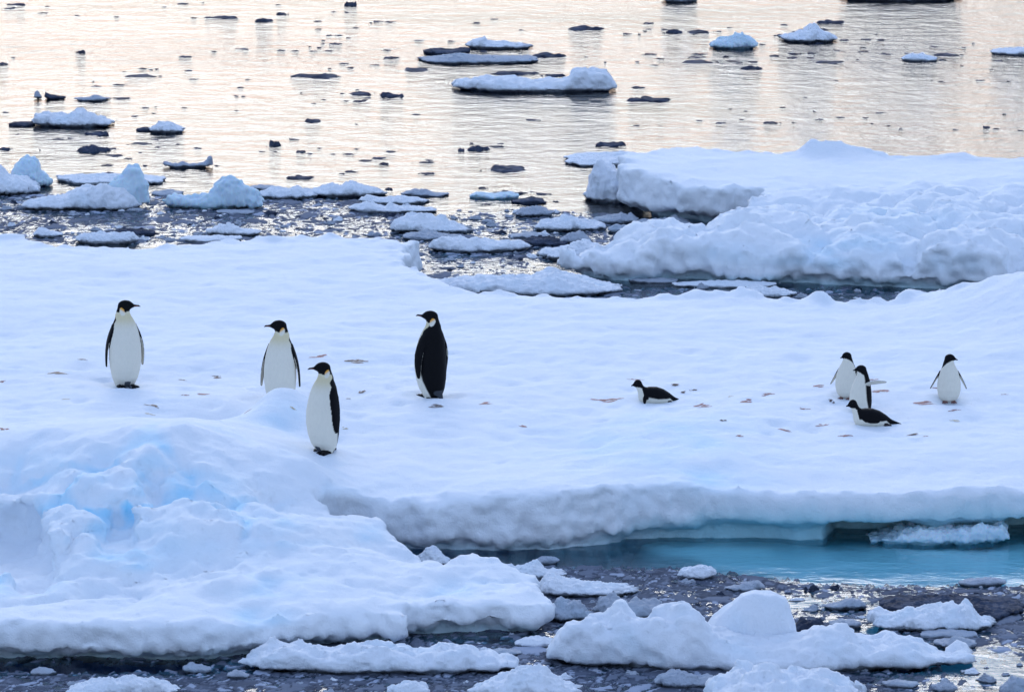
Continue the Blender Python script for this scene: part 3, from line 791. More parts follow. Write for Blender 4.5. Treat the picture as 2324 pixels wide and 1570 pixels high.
# ------------------------------------------------------------------ dark chips on the open water
RANK = ['closest', 'second', 'third', 'fourth', 'fifth', 'sixth', 'seventh', 'eighth', 'ninth', 'tenth', 'eleventh', 'twelfth', 'thirteenth', 'fourteenth', 'fifteenth']
SECT = ['right of', 'upper right of', 'above', 'upper left of', 'left of', 'lower left of', 'below', 'lower right of']

def labels_by_neighbour(spots, marks, words):
    """one label for each spot: its rank among the spots on that side of the nearest landmark"""
    rows = []
    for i, (u, v) in enumerate(spots):
        d = [math.hypot(u - a, 2.5 * (v - b)) for a, b, _ in marks]
        k = int(np.argmin(d)); a, b, nm = marks[k]
        sec = int(round(math.degrees(math.atan2(2.5 * (b - v), u - a)) / 45)) % 8
        rows.append((d[k], k, sec, i))
    out, seen = [''] * len(spots), {}
    for d, k, sec, i in sorted(rows):
        r = seen.get((k, sec), 0); seen[(k, sec)] = r + 1
        out[i] = '%s %s %s the %s' % ((RANK[r] if r < 15 else '%dth' % (r + 1)), words[i], SECT[sec], marks[k][2])
    return out
rng = np.random.RandomState(5)
CHIPS = []
for k in range(7):
    xs = axis(-.62, .62, .04); ys = axis(-.62, .62, .05); zs = axis(-.4, 1.3, .07)
    X, Y = np.meshgrid(xs, ys, indexing='ij')
    jag = grid2(xs, ys, 300 + k, 3.0, 4)
    top = .62 + .9 * grid2(xs, ys, 340 + k, 4.6, 3)
    d2 = np.hypot(X, Y) - .40 + .36 * jag + .10 * grid2(xs, ys, 320 + k, 9.0, 2)
    F = np.stack([np.maximum(smax(.35 * (z - top), d2 + .16 * z, .16), -.3 - z) for z in zs], 2).astype(np.float32)
    F[0], F[-1] = 1, 1; F[:, 0], F[:, -1] = 1, 1; F[:, :, 0], F[:, :, -1] = 1, 1
    V, Q = surface_nets(F, xs, ys, zs)
    CHIPS.append(make_mesh('ice_chip', V, Q, M_WET))
ZOOM3 = [(100, 22, 110, 20), (55, 47, 70, 12), (250, 75, 60, 4), (450, 90, 30, 5), (955, 40, 30, 6), (1060, 20, 60, 8), (1180, 15, 25, 6), (1295, 95, 185, 26), (1125, 102, 40, 10), (1530, 115, 95, 25), (1640, 78, 65, 20),
 (1615, 27, 35, 8), (2040, 20, 70, 30), (2015, 72, 45, 6), (2195, 122, 60, 10), (2262, 125, 60, 10), (1850, 168, 35, 8), (1915, 205, 40, 6), (1970, 205, 50, 5), (1945, 252, 70, 14), (1855, 275, 45, 10), (1800, 270, 15, 8),
 (1910, 295, 60, 6), (1820, 297, 40, 5), (470, 298, 50, 24), (15, 368, 60, 18), (1080, 326, 70, 12), (1245, 299, 50, 8), (1410, 284, 80, 8), (830, 396, 55, 10), (1097, 408, 40, 8), (830, 438, 190, 12), (1850, 434, 295, 30),
 (2270, 332, 75, 16), (2035, 392, 65, 9), (2180, 378, 60, 5), (690, 490, 80, 10), (1125, 460, 50, 6), (1440, 462, 30, 4), (1395, 507, 40, 7), (555, 502, 60, 3), (2090, 535, 190, 30), (2270, 545, 130, 36), (2010, 585, 40, 8),
 (2085, 585, 70, 14), (700, 568, 110, 12), (1375, 558, 20, 8), (1415, 558, 20, 6), (1750, 540, 25, 4), (1880, 580, 30, 4), (905, 620, 20, 5), (1070, 625, 30, 5), (1375, 643, 25, 5), (30, 651, 40, 8), (785, 673, 40, 8),
 (1820, 695, 150, 28), (570, 770, 140, 34), (30, 860, 70, 24), (535, 860, 165, 45), (660, 862, 50, 10), (670, 900, 105, 14), (335, 808, 60, 6), (1600, 828, 110, 42), (1705, 806, 60, 8), (820, 832, 140, 8), (915, 853, 30, 10),
 (1035, 837, 25, 7), (1145, 858, 50, 10), (1750, 877, 55, 18), (1600, 880, 40, 6), (1520, 880, 40, 4), (2270, 878, 60, 10), (2200, 915, 75, 12), (2125, 930, 70, 8), (2230, 947, 55, 16), (620, 958, 70, 10), (845, 960, 40, 14),
 (1260, 960, 30, 8), (1935, 895, 35, 5), (1855, 860, 25, 8), (2040, 993, 70, 14), (1990, 1008, 40, 10), (1735, 1024, 150, 26)]
ZOOM4 = [(100, 118, 40, 8), (170, 121, 50, 10), (655, 126, 45, 10), (750, 107, 40, 6), (905, 168, 30, 5), (1255, 150, 205, 32), (1620, 127, 55, 12), (1600, 173, 35, 8), (1497, 187, 50, 10), (1760, 172, 100, 30), (330, 226, 50, 6),
 (510, 230, 40, 7), (1045, 302, 200, 34), (175, 320, 75, 14), (1375, 348, 25, 8), (1650, 365, 50, 6), (1627, 302, 80, 8), (860, 404, 235, 30), (1085, 416, 125, 24), (1555, 487, 80, 10), (1608, 549, 230, 36), (320, 385, 215, 22),
 (970, 669, 85, 10), (315, 640, 50, 8), (660, 828, 110, 32), (760, 818, 90, 12), (565, 834, 40, 28), (1410, 800, 170, 34), (835, 932, 320, 45), (170, 847, 55, 10), (100, 884, 75, 12), (135, 914, 50, 14), (375, 968, 85, 14),
 (380, 908, 90, 10), (35, 898, 70, 6), (160, 1054, 70, 18), (1025, 1082, 90, 14), (840, 1075, 220, 20), (710, 1142, 60, 8), (690, 1050, 50, 14), (1100, 1128, 40, 8)]
ZOOM6 = [(1010, 142, 180, 34), (120, 205, 230, 34), (910, 195, 190, 20), (265, 210, 40, 10), (335, 186, 35, 6), (700, 232, 110, 26), (1115, 268, 70, 14), (1270, 266, 40, 14), (1355, 266, 85, 16), (555, 298, 40, 10), (125, 362, 100, 14),
 (110, 385, 110, 10), (135, 412, 220, 24), (310, 380, 40, 16), (355, 413, 90, 7), (635, 374, 110, 12), (775, 360, 90, 18), (890, 358, 70, 14), (755, 391, 65, 10), (490, 415, 70, 16), (475, 452, 150, 30), (1020, 415, 190, 14),
 (1200, 403, 40, 7), (1390, 365, 80, 10), (1060, 340, 60, 6), (1240, 348, 70, 5), (1810, 364, 180, 26), (1770, 402, 60, 12), (1720, 315, 60, 8), (1980, 292, 40, 6), (2155, 410, 60, 10), (2105, 470, 30, 6), (2025, 542, 55, 6),
 (1770, 553, 50, 5), (1055, 542, 30, 5), (845, 658, 30, 5), (905, 750, 35, 8), (340, 736, 25, 5), (130, 812, 50, 8), (272, 828, 60, 14), (620, 824, 110, 18), (1490, 870, 35, 8), (1410, 850, 25, 4), (2072, 855, 80, 18),
 (1860, 873, 40, 5), (2300, 880, 40, 7), (1350, 762, 55, 6), (1080, 792, 70, 5), (2190, 770, 30, 6), (1905, 446, 25, 5), (1530, 360, 50, 5)]
spots = [(x / 2.56, y / 2.56, w / 2.56, h / 2.56) for x, y, w, h in ZOOM3]
spots += [(817 + x / 2.47, y / 2.47, w / 2.47, h / 2.47) for x, y, w, h in ZOOM4]
spots += [(1543 + x * .336, y * .336, w * .336, h * .336) for x, y, w, h in ZOOM6]
flecks = np.random.RandomState(77)
base = list(spots)
while len(spots) < 265:
    u, v, w, h = base[flecks.randint(len(base))]
    q = (u + flecks.normal(0, 70), v + flecks.normal(0, 9))
    if -5 < q[0] < 2330 and 4 < q[1] < (345 if q[0] > 1300 else 400):
        spots.append((q[0], q[1], flecks.uniform(6, 20), flecks.uniform(1.6, 3.6)))
MARKS = [(160, 272, 'two-humped white floe'), (378, 290, 'small white dome floe'), (1210, 190, 'long white humped floe'), (1667, 95, 'pale smooth dome'), (1837, 80, 'white peaked floe'), (2090, 132, 'small flat white cake'),
         (2300, 118, 'flat floe at the right edge'), (1080, 120, 'dark slab cluster'), (425, 372, 'grey bow-tie shard'), (90, 218, 'upright ice fang'), (1340, 366, 'flat snowy tongue'), (1540, -4, 'small floe at the top edge'),
         (2055, -10, 'wide floe at the top edge'), (520, 420, 'grey-green pyramid'), (56, 390, 'tall pointed block'), (790, 430, 'white two-hump rubble floe'), (1120, 445, 'grey-green flat piece'), (1890, 330, 'hump on the far floe'),
         (0, 0, 'top left corner'), (650, 0, 'top edge left of the middle')]
chip_labels = labels_by_neighbour([q[:2] for q in spots], MARKS, ['wide dark ice slab' if w > 60 else 'small dark ice chip' if w > 18 else 'tiny dark ice chip' for u, v, w, h in spots])
for i, (u, v, w, h) in enumerate(spots):
    c = P(u, v + h * .4)
    s = c[1] / FPX
    depth = min(.55 * w * s, .75) + .08
    ht = min(max((h * 1.0 - depth * .13 / s), .4 * h), .34 * w) * s
    o = link('ice_chip', CHIPS[i % 7], (c[0], c[1], 0))
    o.rotation_euler = (0, 0, rng.choice((0, math.pi)) + rng.uniform(-.15, .15))
    o.scale = (w * s * 1.15, depth * 1.2, ht * 1.15)
    tag(o, chip_labels[i], 'ice chip', 'dark ice chips on the open water')

# ------------------------------------------------------------------ small pale lumps of brash in the slush
LUMPS = []
for k in range(8):
    xs = axis(-.66, .66, .045); ys = axis(-.66, .66, .06); zs = axis(-.4, 1.5, .08)
    X, Y = np.meshgrid(xs, ys, indexing='ij')
    d2 = np.hypot(X, Y) - .38 + .34 * grid2(xs, ys, 400 + k, 2.6, 4)
    top = .55 * np.exp(-((X - .2 * math.sin(k * 2.1)) ** 2 + Y ** 2) / .09) + .38 + .9 * grid2(xs, ys, 440 + k, 3.4, 4)
    F = np.stack([np.maximum(smax(.4 * (z - top), d2 + .10 * z, .12), -.3 - z) for z in zs], 2).astype(np.float32)
    F[0], F[-1] = 1, 1; F[:, 0], F[:, -1] = 1, 1; F[:, :, 0], F[:, :, -1] = 1, 1
    V, Q = surface_nets(F, xs, ys, zs)
    V = V + vnormals(V, Q) * (.06 * fbm(V * 5, 450 + k, 2))[:, None]
    LUMPS.append([make_mesh('brash_lump', V, Q, m_, {'bare': 1 - sstep(.0, .22, V[:, 2])}) for m_ in (M_GREY, M_CHUNK, M_WET)])

def lumps(n, seed, area, marks, group, wr, white=.3):
    rr = np.random.RandomState(seed)
    poly = np.array([(a, b, 0) for a, b in area], float)
    pts = []
    while len(pts) < n:
        u, v = rr.uniform(poly[:, 0].min(), poly[:, 0].max()), rr.uniform(poly[:, 1].min(), poly[:, 1].max())
        if poly_sd(np.array([[u]]), np.array([[v]]), poly)[0, 0] > 0:
            pts.append((u, v, wr[0] * (wr[1] / wr[0]) ** (rr.rand() ** 2)))
    kinds = [1 if rr.rand() < white else (2 if rr.rand() < .25 else 0) for _ in pts]
    names = labels_by_neighbour([q[:2] for q in pts], marks, [('grey', 'white', 'dark')[k] + ' ice lump' for k in kinds])
    for q, (u, v, w) in enumerate(pts):
        c = P(u, v); s = c[1] / FPX
        o = link('brash_lump', LUMPS[rr.randint(8)][kinds[q]], (c[0], c[1], 0))
        o.rotation_euler = (0, 0, rr.uniform(-.6, .6) + rr.choice((0, math.pi)))
        o.scale = (w * s * 1.1, w * s * rr.uniform(.6, 1.1), w * s * rr.uniform(.16, .34))
        tag(o, names[q], 'ice lump', group)

lumps(115, 31, [(-20, 440), (340, 480), (700, 452), (1000, 470), (1120, 480), (1180, 540), (960, 548), (700, 530), (300, 550), (-20, 522)],
      [(110, 528, 'small snowy piece behind the left rim'), (240, 540, 'low white floe at the left rim'), (530, 520, 'small white hummock'), (500, 480, 'grey-green pyramid'), (870, 475, 'low white floe by the lead'), (980, 510, 'big white rubble block'), (1210, 482, 'grey dome-shaped piece'),
       (190, 470, 'long white snow heap')], 'small ice lumps behind the near floe', (12, 46), .35)
lumps(50, 37, [(1110, 480), (1430, 480), (1350, 530), (1230, 600), (960, 620), (960, 590), (1230, 560)],
      [(1295, 510, 'white rubble floe in the lead'), (1230, 550, 'dark grey slab in the lead'), (1090, 560, 'long white floe by the corner'), (1400, 500, 'rubble under the far overhang')], 'small ice lumps in the lead', (12, 40), .3)
lumps(16, 39, [(1420, 652), (2150, 664), (2100, 682), (1750, 676), (1430, 672)], [(1650, 648, 'long thin strip in the channel'), (1750, 665, 'snowy scrap in the channel'), (2050, 690, 'near floe back rim')], 'small ice lumps in the channel', (14, 44), .3)
lumps(105, 43, [(-10, 1525), (500, 1545), (900, 1475), (1300, 1420), (1290, 1380), (1500, 1300), (1900, 1325), (2330, 1335), (2330, 1585), (-10, 1585)],
      [(1590, 1300, 'knobbly white lump by the teal water'), (1690, 1335, 'small peaked lump above the boulder'), (1290, 1390, 'round grey-white lump'), (1440, 1385, 'grey-white rubble heap'), (1350, 1345, 'tapering tongue of snow'), (1715, 1400, 'big smooth boulder'),
       (2120, 1405, 'white piece with a sharp peak'), (2165, 1460, 'smooth grey lens of ice'), (1920, 1415, 'small flat grey cake'), (2230, 1322, 'pinkish white cake'), (1570, 1545, 'rubble cake below the boulder floe'), (1800, 1555, 'smooth slab at the bottom edge'),
       (1200, 1550, 'snow heap at the bottom middle'), (925, 1560, 'small heap at the bottom edge'), (270, 1560, 'low heap at the bottom left'), (640, 1510, 'left end of the rubble bank'), (1150, 1510, 'right end of the rubble bank'), (95, 1525, 'lower left corner lump'),
       (2150, 1560, 'small lump at the bottom right')], 'small ice lumps in the near slush', (12, 52), .28)

# ------------------------------------------------------------------ slush between the floes
def slush(name, region, x0, x1, y0, y1, dens, label, step=(.016, .03), seed=7, cell=.3, open_at=(), hmax=.022):
    """fine broken ice lying in the water: crumbs and plates of many sizes, as one mass"""
    xs, ys = axis(x0, x1, step[0]), axis(y0, y1, step[1])
    X, Y = np.meshgrid(xs, ys, indexing='ij')
    wx = grid2(xs, ys, seed, 2.2, 3); wy = grid2(xs, ys, seed + 1, 2.2, 3)
    den = dens + .34 * grid2(xs, ys, seed + 2, .5, 4)
    poly = np.array([P(*q) for q in region])
    sd = poly_sd(X, Y, poly)
    den = np.where(sd > 0, den * sstep(0, .5, sd), -1)
    for (u, v, rx, ry, a) in open_at:
        c = P(u, v)
        den -= a * np.exp(-(((X - c[0]) / rx) ** 2 + ((Y - c[1]) / ry) ** 2))
    z = np.full(X.shape, -.03); snowy = np.zeros(X.shape)
    for cs, hh, sh, sc_, sp in ((cell, hmax, 11, .28, .10), (cell * .45, hmax * .8, 12, .62, .14), (cell * .22, hmax * .55, 13, .9, .18)):
        f1, f2, cid = worley((X + .22 * wx) / cs, (Y + .3 * wy) / (cs * 1.5), seed + sh)
        rnd = cid * 37.7 % 1
        rim = sstep(.02, .5, (f2 - f1) + .25 * perlin(np.stack([X.ravel() / cs * 2.2, Y.ravel() / cs * 1.6, np.full(X.size, sh)], 1), seed).reshape(X.shape))
        zz = np.where(cid < np.clip(den * sc_, 0, 1), rim * hh * (.35 + .75 * rnd) * (1.0 + 1.2 * (rnd < sp)) - .016 * (1 - rim), -.03)
        snowy = np.where(zz > z, np.where(rnd < sp, 1.0, .12 + .38 * rnd), snowy)
        z = np.maximum(z, zz)
    mush = grid2(xs, ys, seed + 5, 5.0, 4)
    film = np.where(den > .55, -.010 + .010 * mush + .016 * sstep(.6, 1.1, den), -.03)
    snowy = np.where(film > z, np.clip(.10 + .22 * mush, 0, .4), snowy)
    z = np.maximum(z, film)
    z += .010 * grid2(xs, ys, seed + 4, 14, 3) * (z > -.02) - .004
    keep = z > -.016
    idx = -np.ones(X.shape, np.int64)
    fc = keep[:-1, :-1] | keep[1:, :-1] | keep[1:, 1:] | keep[:-1, 1:]
    I, J = np.nonzero(fc)
    used = np.zeros(X.shape, bool)
    for a, b in ((0, 0), (1, 0), (1, 1), (0, 1)):
        used[I + a, J + b] = True
    idx[used] = np.arange(used.sum())
    V = np.stack([X[used], Y[used], z[used]], 1)
    Q = np.stack([idx[I + a, J + b] for a, b in ((0, 0), (1, 0), (1, 1), (0, 1))], 1)
    o = link(name, make_mesh(name, V, Q, M_SLUSH, {'snowy': snowy[used]}))
    return tag(o, label, 'slush', kind='stuff')

slush('slush_ice', [(-420, 1480), (700, 1450), (1000, 1300), (1250, 1275), (1550, 1275), (1900, 1318), (2750, 1325), (2750, 1680), (-420, 1680)],
      -9.5, 9.5, 53.2, 63.4, 1.30, 'dark grey broken slush ice filling the water in front of the near floe', seed=41,
      open_at=((1850, 1365, .9, .5, 1.1), (1960, 1425, 1.0, .5, 1.1), (2200, 1500, 1.3, .8, 1.2), (2300, 1545, .9, .7, 1.0), (200, 1512, 2.4, .35, 1.4), (1100, 1448, 1.0, .3, .8), (1600, 1280, 1.5, .5, .5)))
slush('slush_ice', [(-420, 420), (300, 440), (900, 450), (1000, 500), (940, 560), (-420, 560)], -10.5, -1.0, 83.0, 96.5, .86, 'thin broken slush on the water behind the left rim of the near floe', (.02, .045), 61, .32,
      open_at=((600, 520, 1.2, 1.5, .35), (380, 545, .8, .8, .3)))
slush('slush_ice', [(880, 500), (1120, 470), (1450, 480), (1450, 560), (1250, 600), (1300, 640), (900, 640)], -2.2, 2.6, 79.5, 94.0, .74, 'scattered slush in the lead between the two big floes', (.02, .045), 81, .32,
      open_at=((1080, 605, 1.0, 1.0, .3),))
slush('slush_ice', [(1300, 645), (2300, 650), (2300, 720), (1100, 700)], .0, 8.5, 76.8, 82.6, .7, 'slush in the narrow channel along the far rubble bank', (.02, .04), 101, .3)
# ------------------------------------------------------------------ penguins
def penguin_material():
    m, n, l, b = new_mat('plumage')
    at = n.new('ShaderNodeAttribute'); at.attribute_name = 'plumage'
    co = n.new('ShaderNodeTexCoord').outputs['Object']
    f = noise_node(n, l, co, 45, 3, .6, (1, 1, .35))
    l.new(mixc(n, l, .5, at.outputs['Color'], ramp(n, l, f, [(.3, .90), (.7, 1.0)]), 'MULTIPLY'), b.inputs['Base Color'])
    b.inputs['Roughness'].default_value = .6
    b.inputs['Specular IOR Level'].default_value = .08
    bp = n.new('ShaderNodeBump')
    bp.inputs['Strength'].default_value = .25
    bp.inputs['Distance'].default_value = .01
    l.new(f, bp.inputs['Height'])
    l.new(bp.outputs['Normal'], b.inputs['Normal'])
    return m
M_PLUME = penguin_material()
BLACK = np.array((.005, .005, .0065)); WHITE = np.array((.80, .755, .64)); CREAM = np.array((.72, .62, .36)); GOLD = np.array((.80, .38, .05)); GREYB = np.array((.10, .11, .13))

def ell(p, c, r):
    q = (p - np.array(c)) / np.array(r)
    n = np.linalg.norm(q, axis=1)
    return (n - 1) * np.minimum(min(r), 1.0) * 1.0

def caps(p, a, b, ra, rb):
    a, b = np.array(a, float), np.array(b, float)
    ab = b - a
    t = np.clip(((p - a) @ ab) / (ab @ ab), 0, 1)
    return np.linalg.norm(p - a - t[:, None] * ab, axis=1) - (ra + (rb - ra) * t)

def paddle(p, a, b, nrm, w, th, bow=.0):
    """flipper: flat tapered blade from a to b, thin along nrm; returns distance, side (+ = along nrm), t"""
    a, b, nrm = np.array(a, float), np.array(b, float), np.array(nrm, float)
    ax = b - a; L = np.linalg.norm(ax); ax /= L
    nrm = nrm - ax * (nrm @ ax); nrm /= np.linalg.norm(nrm)
    wd = np.cross(ax, nrm)
    q = p - a
    t = q @ ax / L
    s, k = q @ nrm, q @ wd
    k = k - .02 * np.sin(np.clip(t, 0, 1) * math.pi)
    s = s - bow * np.sin(np.clip(t, 0, 1) * math.pi)
    tc = np.clip(t, 0, 1)
    wp = w * np.interp(tc, (0, .2, .45, .75, .93, 1), (.45, .95, 1.0, .8, .5, .28))
    tp = th * np.interp(tc, (0, .3, 1), (1.0, 1.0, .7))
    d = (np.sqrt((k / wp) ** 2 + (s / tp) ** 2) - 1) * tp
    over = np.maximum(np.maximum(-t, t - 1) * L, 0)
    return np.where(over > 0, np.sqrt(np.maximum(d, 0) ** 2 + over ** 2), d), nrm, t

def profile(p, table):
    """upright trunk with elliptic sections: rows z, half width, half depth, centre y"""
    tb = np.array(table)
    z = p[:, 2]
    a, b, cy = (np.interp(z, tb[:, 0], tb[:, k]) for k in (1, 2, 3))
    d = (np.sqrt((p[:, 0] / a) ** 2 + ((p[:, 1] - cy) / b) ** 2) - 1) * np.minimum(a, b)
    ends = np.maximum(tb[0, 0] - z, z - tb[-1, 0])
    return np.maximum(d, ends), cy

def rotz(p, a, c=(0, 0)):
    q = p.copy()
    x, y = p[:, 0] - c[0], p[:, 1] - c[1]
    q[:, 0] = c[0] + x * math.cos(a) + y * math.sin(a)
    q[:, 1] = c[1] - x * math.sin(a) + y * math.cos(a)
    return q

def grid3(lo, hi, h):
    g = [axis(lo[k], hi[k], h) for k in range(3)]
    A = np.stack([q.ravel() for q in np.meshgrid(*g, indexing='ij')], 1)
    return g, A

def nets_of(F, g):
    F = F.reshape(len(g[0]), len(g[1]), len(g[2])).astype(np.float32)
    F[0], F[-1] = 1, 1; F[:, 0], F[:, -1] = 1, 1; F[:, :, 0], F[:, :, -1] = 1, 1
    V, Q = surface_nets(F, *g)
    acc = V.copy(); num = np.ones(len(V))
    for k in range(4):
        for m_ in (1, 3):
            for c in range(3):
                acc[:, c] += np.bincount(Q[:, k], V[Q[:, (k + m_) % 4], c], len(V))
            num += np.bincount(Q[:, k], minlength=len(V))
    return .5 * V + .5 * acc / num[:, None], Q

def build_penguin(name, comps, lo, hi, h, colour, scale, eyes, eye_r, bill_stripe=None):
    """body, bill and eye meshes of one bird"""
    g, A = grid3(lo, hi, h)
    V, Q = nets_of(comps(A)[0], g)
    C = colour(V, vnormals(V, Q))
    body = make_mesh('body', V * scale, Q, M_PLUME, {'plumage': C})
    fb = comps(A)[-1]
    near = A[fb < .03]
    g, A = grid3(near.min(0) - .01, near.max(0) + .01, h * .5)
    V, Q = nets_of(comps(A)[-1], g)
    C = np.tile(BLACK * 1.6, (len(V), 1))
    if bill_stripe is not None:
        c = V.mean(0)
        C = np.where(((np.abs(V[:, 2] - c[2] + .003) < .0035) & (np.linalg.norm(V[:, :2] - c[:2], axis=1) < .035))[:, None], np.array(bill_stripe), C)
    bill = make_mesh('bill', V * scale, Q, M_PLUME, {'plumage': C})
    ev, eq = [], []
    for a in range(5):
        for b_ in range(8):
            th, ph = math.pi * a / 4, math.pi * 2 * b_ / 8
            ev.append((math.sin(th) * math.cos(ph), math.sin(th) * math.sin(ph), math.cos(th)))
    eq = [(a * 8 + b_, (a + 1) * 8 + b_, (a + 1) * 8 + (b_ + 1) % 8, a * 8 + (b_ + 1) % 8) for a in range(4) for b_ in range(8)]
    eye = make_mesh('eye', np.array(ev) * eye_r, np.array(eq), M_PLUME, {'plumage': np.tile(BLACK * 2.5, (len(ev), 1))})
    return body, bill, eye, [tuple(np.array(e) * scale) for e in eyes]

def mixv(a, b, t):
    t = np.clip(t, 0, 1)[:, None]
    return a * (1 - t) + b * t

def emperor(head_yaw, flip_out=(0.03, 0.03), tilt=0.0, nod=0.0):
    table = [(.015, .085, .075, .02), (.06, .118, .115, .015), (.12, .145, .145, 0), (.22, .168, .168, -.012), (.34, .181, .180, -.022), (.46, .179, .177, -.022), (.57, .166, .162, -.014),
             (.66, .150, .146, -.004), (.72, .132, .130, .006), (.77, .108, .110, .012), (.81, .082, .088, .014), (.85, .064, .071, .010), (.90, .055, .060, .004), (.935, .04, .04, 0)]
    hc = (0, .0)
    def comps(A):
        A = A.copy()
        body, cy = profile(A, table)
        H = rotz(A, head_yaw, hc)
        # head turned by head_yaw (front = -y in its own frame)
        hd = ell(H, (0, -.012, .935), (.056, .078, .058))
        face = caps(H, (0, -.055, .937), (0, -.105, .930), .034, .016)
        bill = caps(H, (0, -.095, .931), (0, -.158, .930 + nod), .0165, .0085)
        tip = caps(H, (0, -.155, .930 + nod), (0, -.178, .922 + nod), .0085, .005)
        neckb = caps(H, (0, .018, .92), (0, .03, .82), .050, .072)
        f = smin(body, neckb, .03)
        f = smin(f, smin(hd, face, .03), .02)
        bill = smin(bill, tip, .008)
        fl = []
        for sgn, out in ((-1, flip_out[0]), (1, flip_out[1])):
            d, s, t = paddle(A, (sgn * .122, .020, .720), (sgn * (.180 + out), .012, .245), (sgn, .10, .12), .066, .0150, .026)
            fl.append((d, s, t))
            f = smin(f, d, .012)
        feet = []
        for sgn in (-1, 1):
            d = caps(A, (sgn * .062, .03, .03), (sgn * .066, -.03, .022), .034, .030)
            for a in (-.32, 0, .32):
                d = smin(d, caps(A, (sgn * .066, -.02, .018), (sgn * .070 + .125 * math.sin(a), -.02 - .125 * math.cos(a), .020), .029, .020), .008)
            leg = caps(A, (sgn * .068, .0, .11), (sgn * .064, .01, .03), .060, .040)
            f = smin(f, leg, .02)
            feet.append(d)
            f = smin(f, d, .01)
        tail = caps(A * np.array((.55, 1, 1)), (0, .10, .10), (0, .175, .018), .035, .012)
        f = smin(f, tail, .015)
        return f, body, cy, H, fl, feet, tail, bill
    def colour(V, N):
        f, body, cy, H, fl, feet, tail, bill = comps(V)
        z = V[:, 2]
        phi = np.degrees(np.arctan2(np.abs(V[:, 0]), -(V[:, 1] - cy)))
        edge = np.interp(z, (0, .10, .22, .40, .62, .72, .775, .80, .83), (128, 120, 106, 98, 90, 80, 72, 86, 110))
        C = mixv(WHITE, BLACK, (phi - edge + 2.5) / 5)
        chest = np.exp(-((z - .815) / .085) ** 2) * (phi < edge)
        C = np.where((phi < edge)[:, None], mixv(C, CREAM, .8 * chest), C)
        psi = np.degrees(np.arctan2(np.abs(H[:, 0]), -H[:, 1]))
        # black hood to the throat, pale patch behind the cheek, black nape
        line = np.interp(psi, (0, 60, 85, 100, 180), (.872, .868, .862, .86, .86))
        C = np.where((z > line)[:, None], BLACK, C)
        e = np.hypot((psi - 106 - 240 * (z - .87)) / 24, (z - .872) / .045)
        earcol = mixv(WHITE, GOLD, (z - .872) / .03 - (psi - 108) / 45)
        C = np.where((e < 1)[:, None], earcol, C)
        for d, s, t in fl:
            on = (d < .010) & (body > -.003)
            C = np.where(on[:, None], np.where((N @ s > -.45)[:, None], BLACK, WHITE * .8), C)
        for d in feet:
            C = np.where((d < .006)[:, None], BLACK * 1.4, C)
        C = np.where(((tail < .008) & (z < .12))[:, None], GREYB * .5, C)
        under = (np.abs(V[:, 0]) < .035) & (z < .09) & (V[:, 1] < .08)
        C = np.where(under[:, None], GREYB, C)
        return C
    return build_penguin('emperor_penguin', comps, (-.29, -.24, -.02), (.29, .26, 1.03), .0085, colour, 1.10,
                         rotz(np.array([(.046, -.042, .948), (-.046, -.042, .948)]), -head_yaw), .008, (.26, .10, .07))

def adelie_colour_head(H, z, C, chin):
    return C

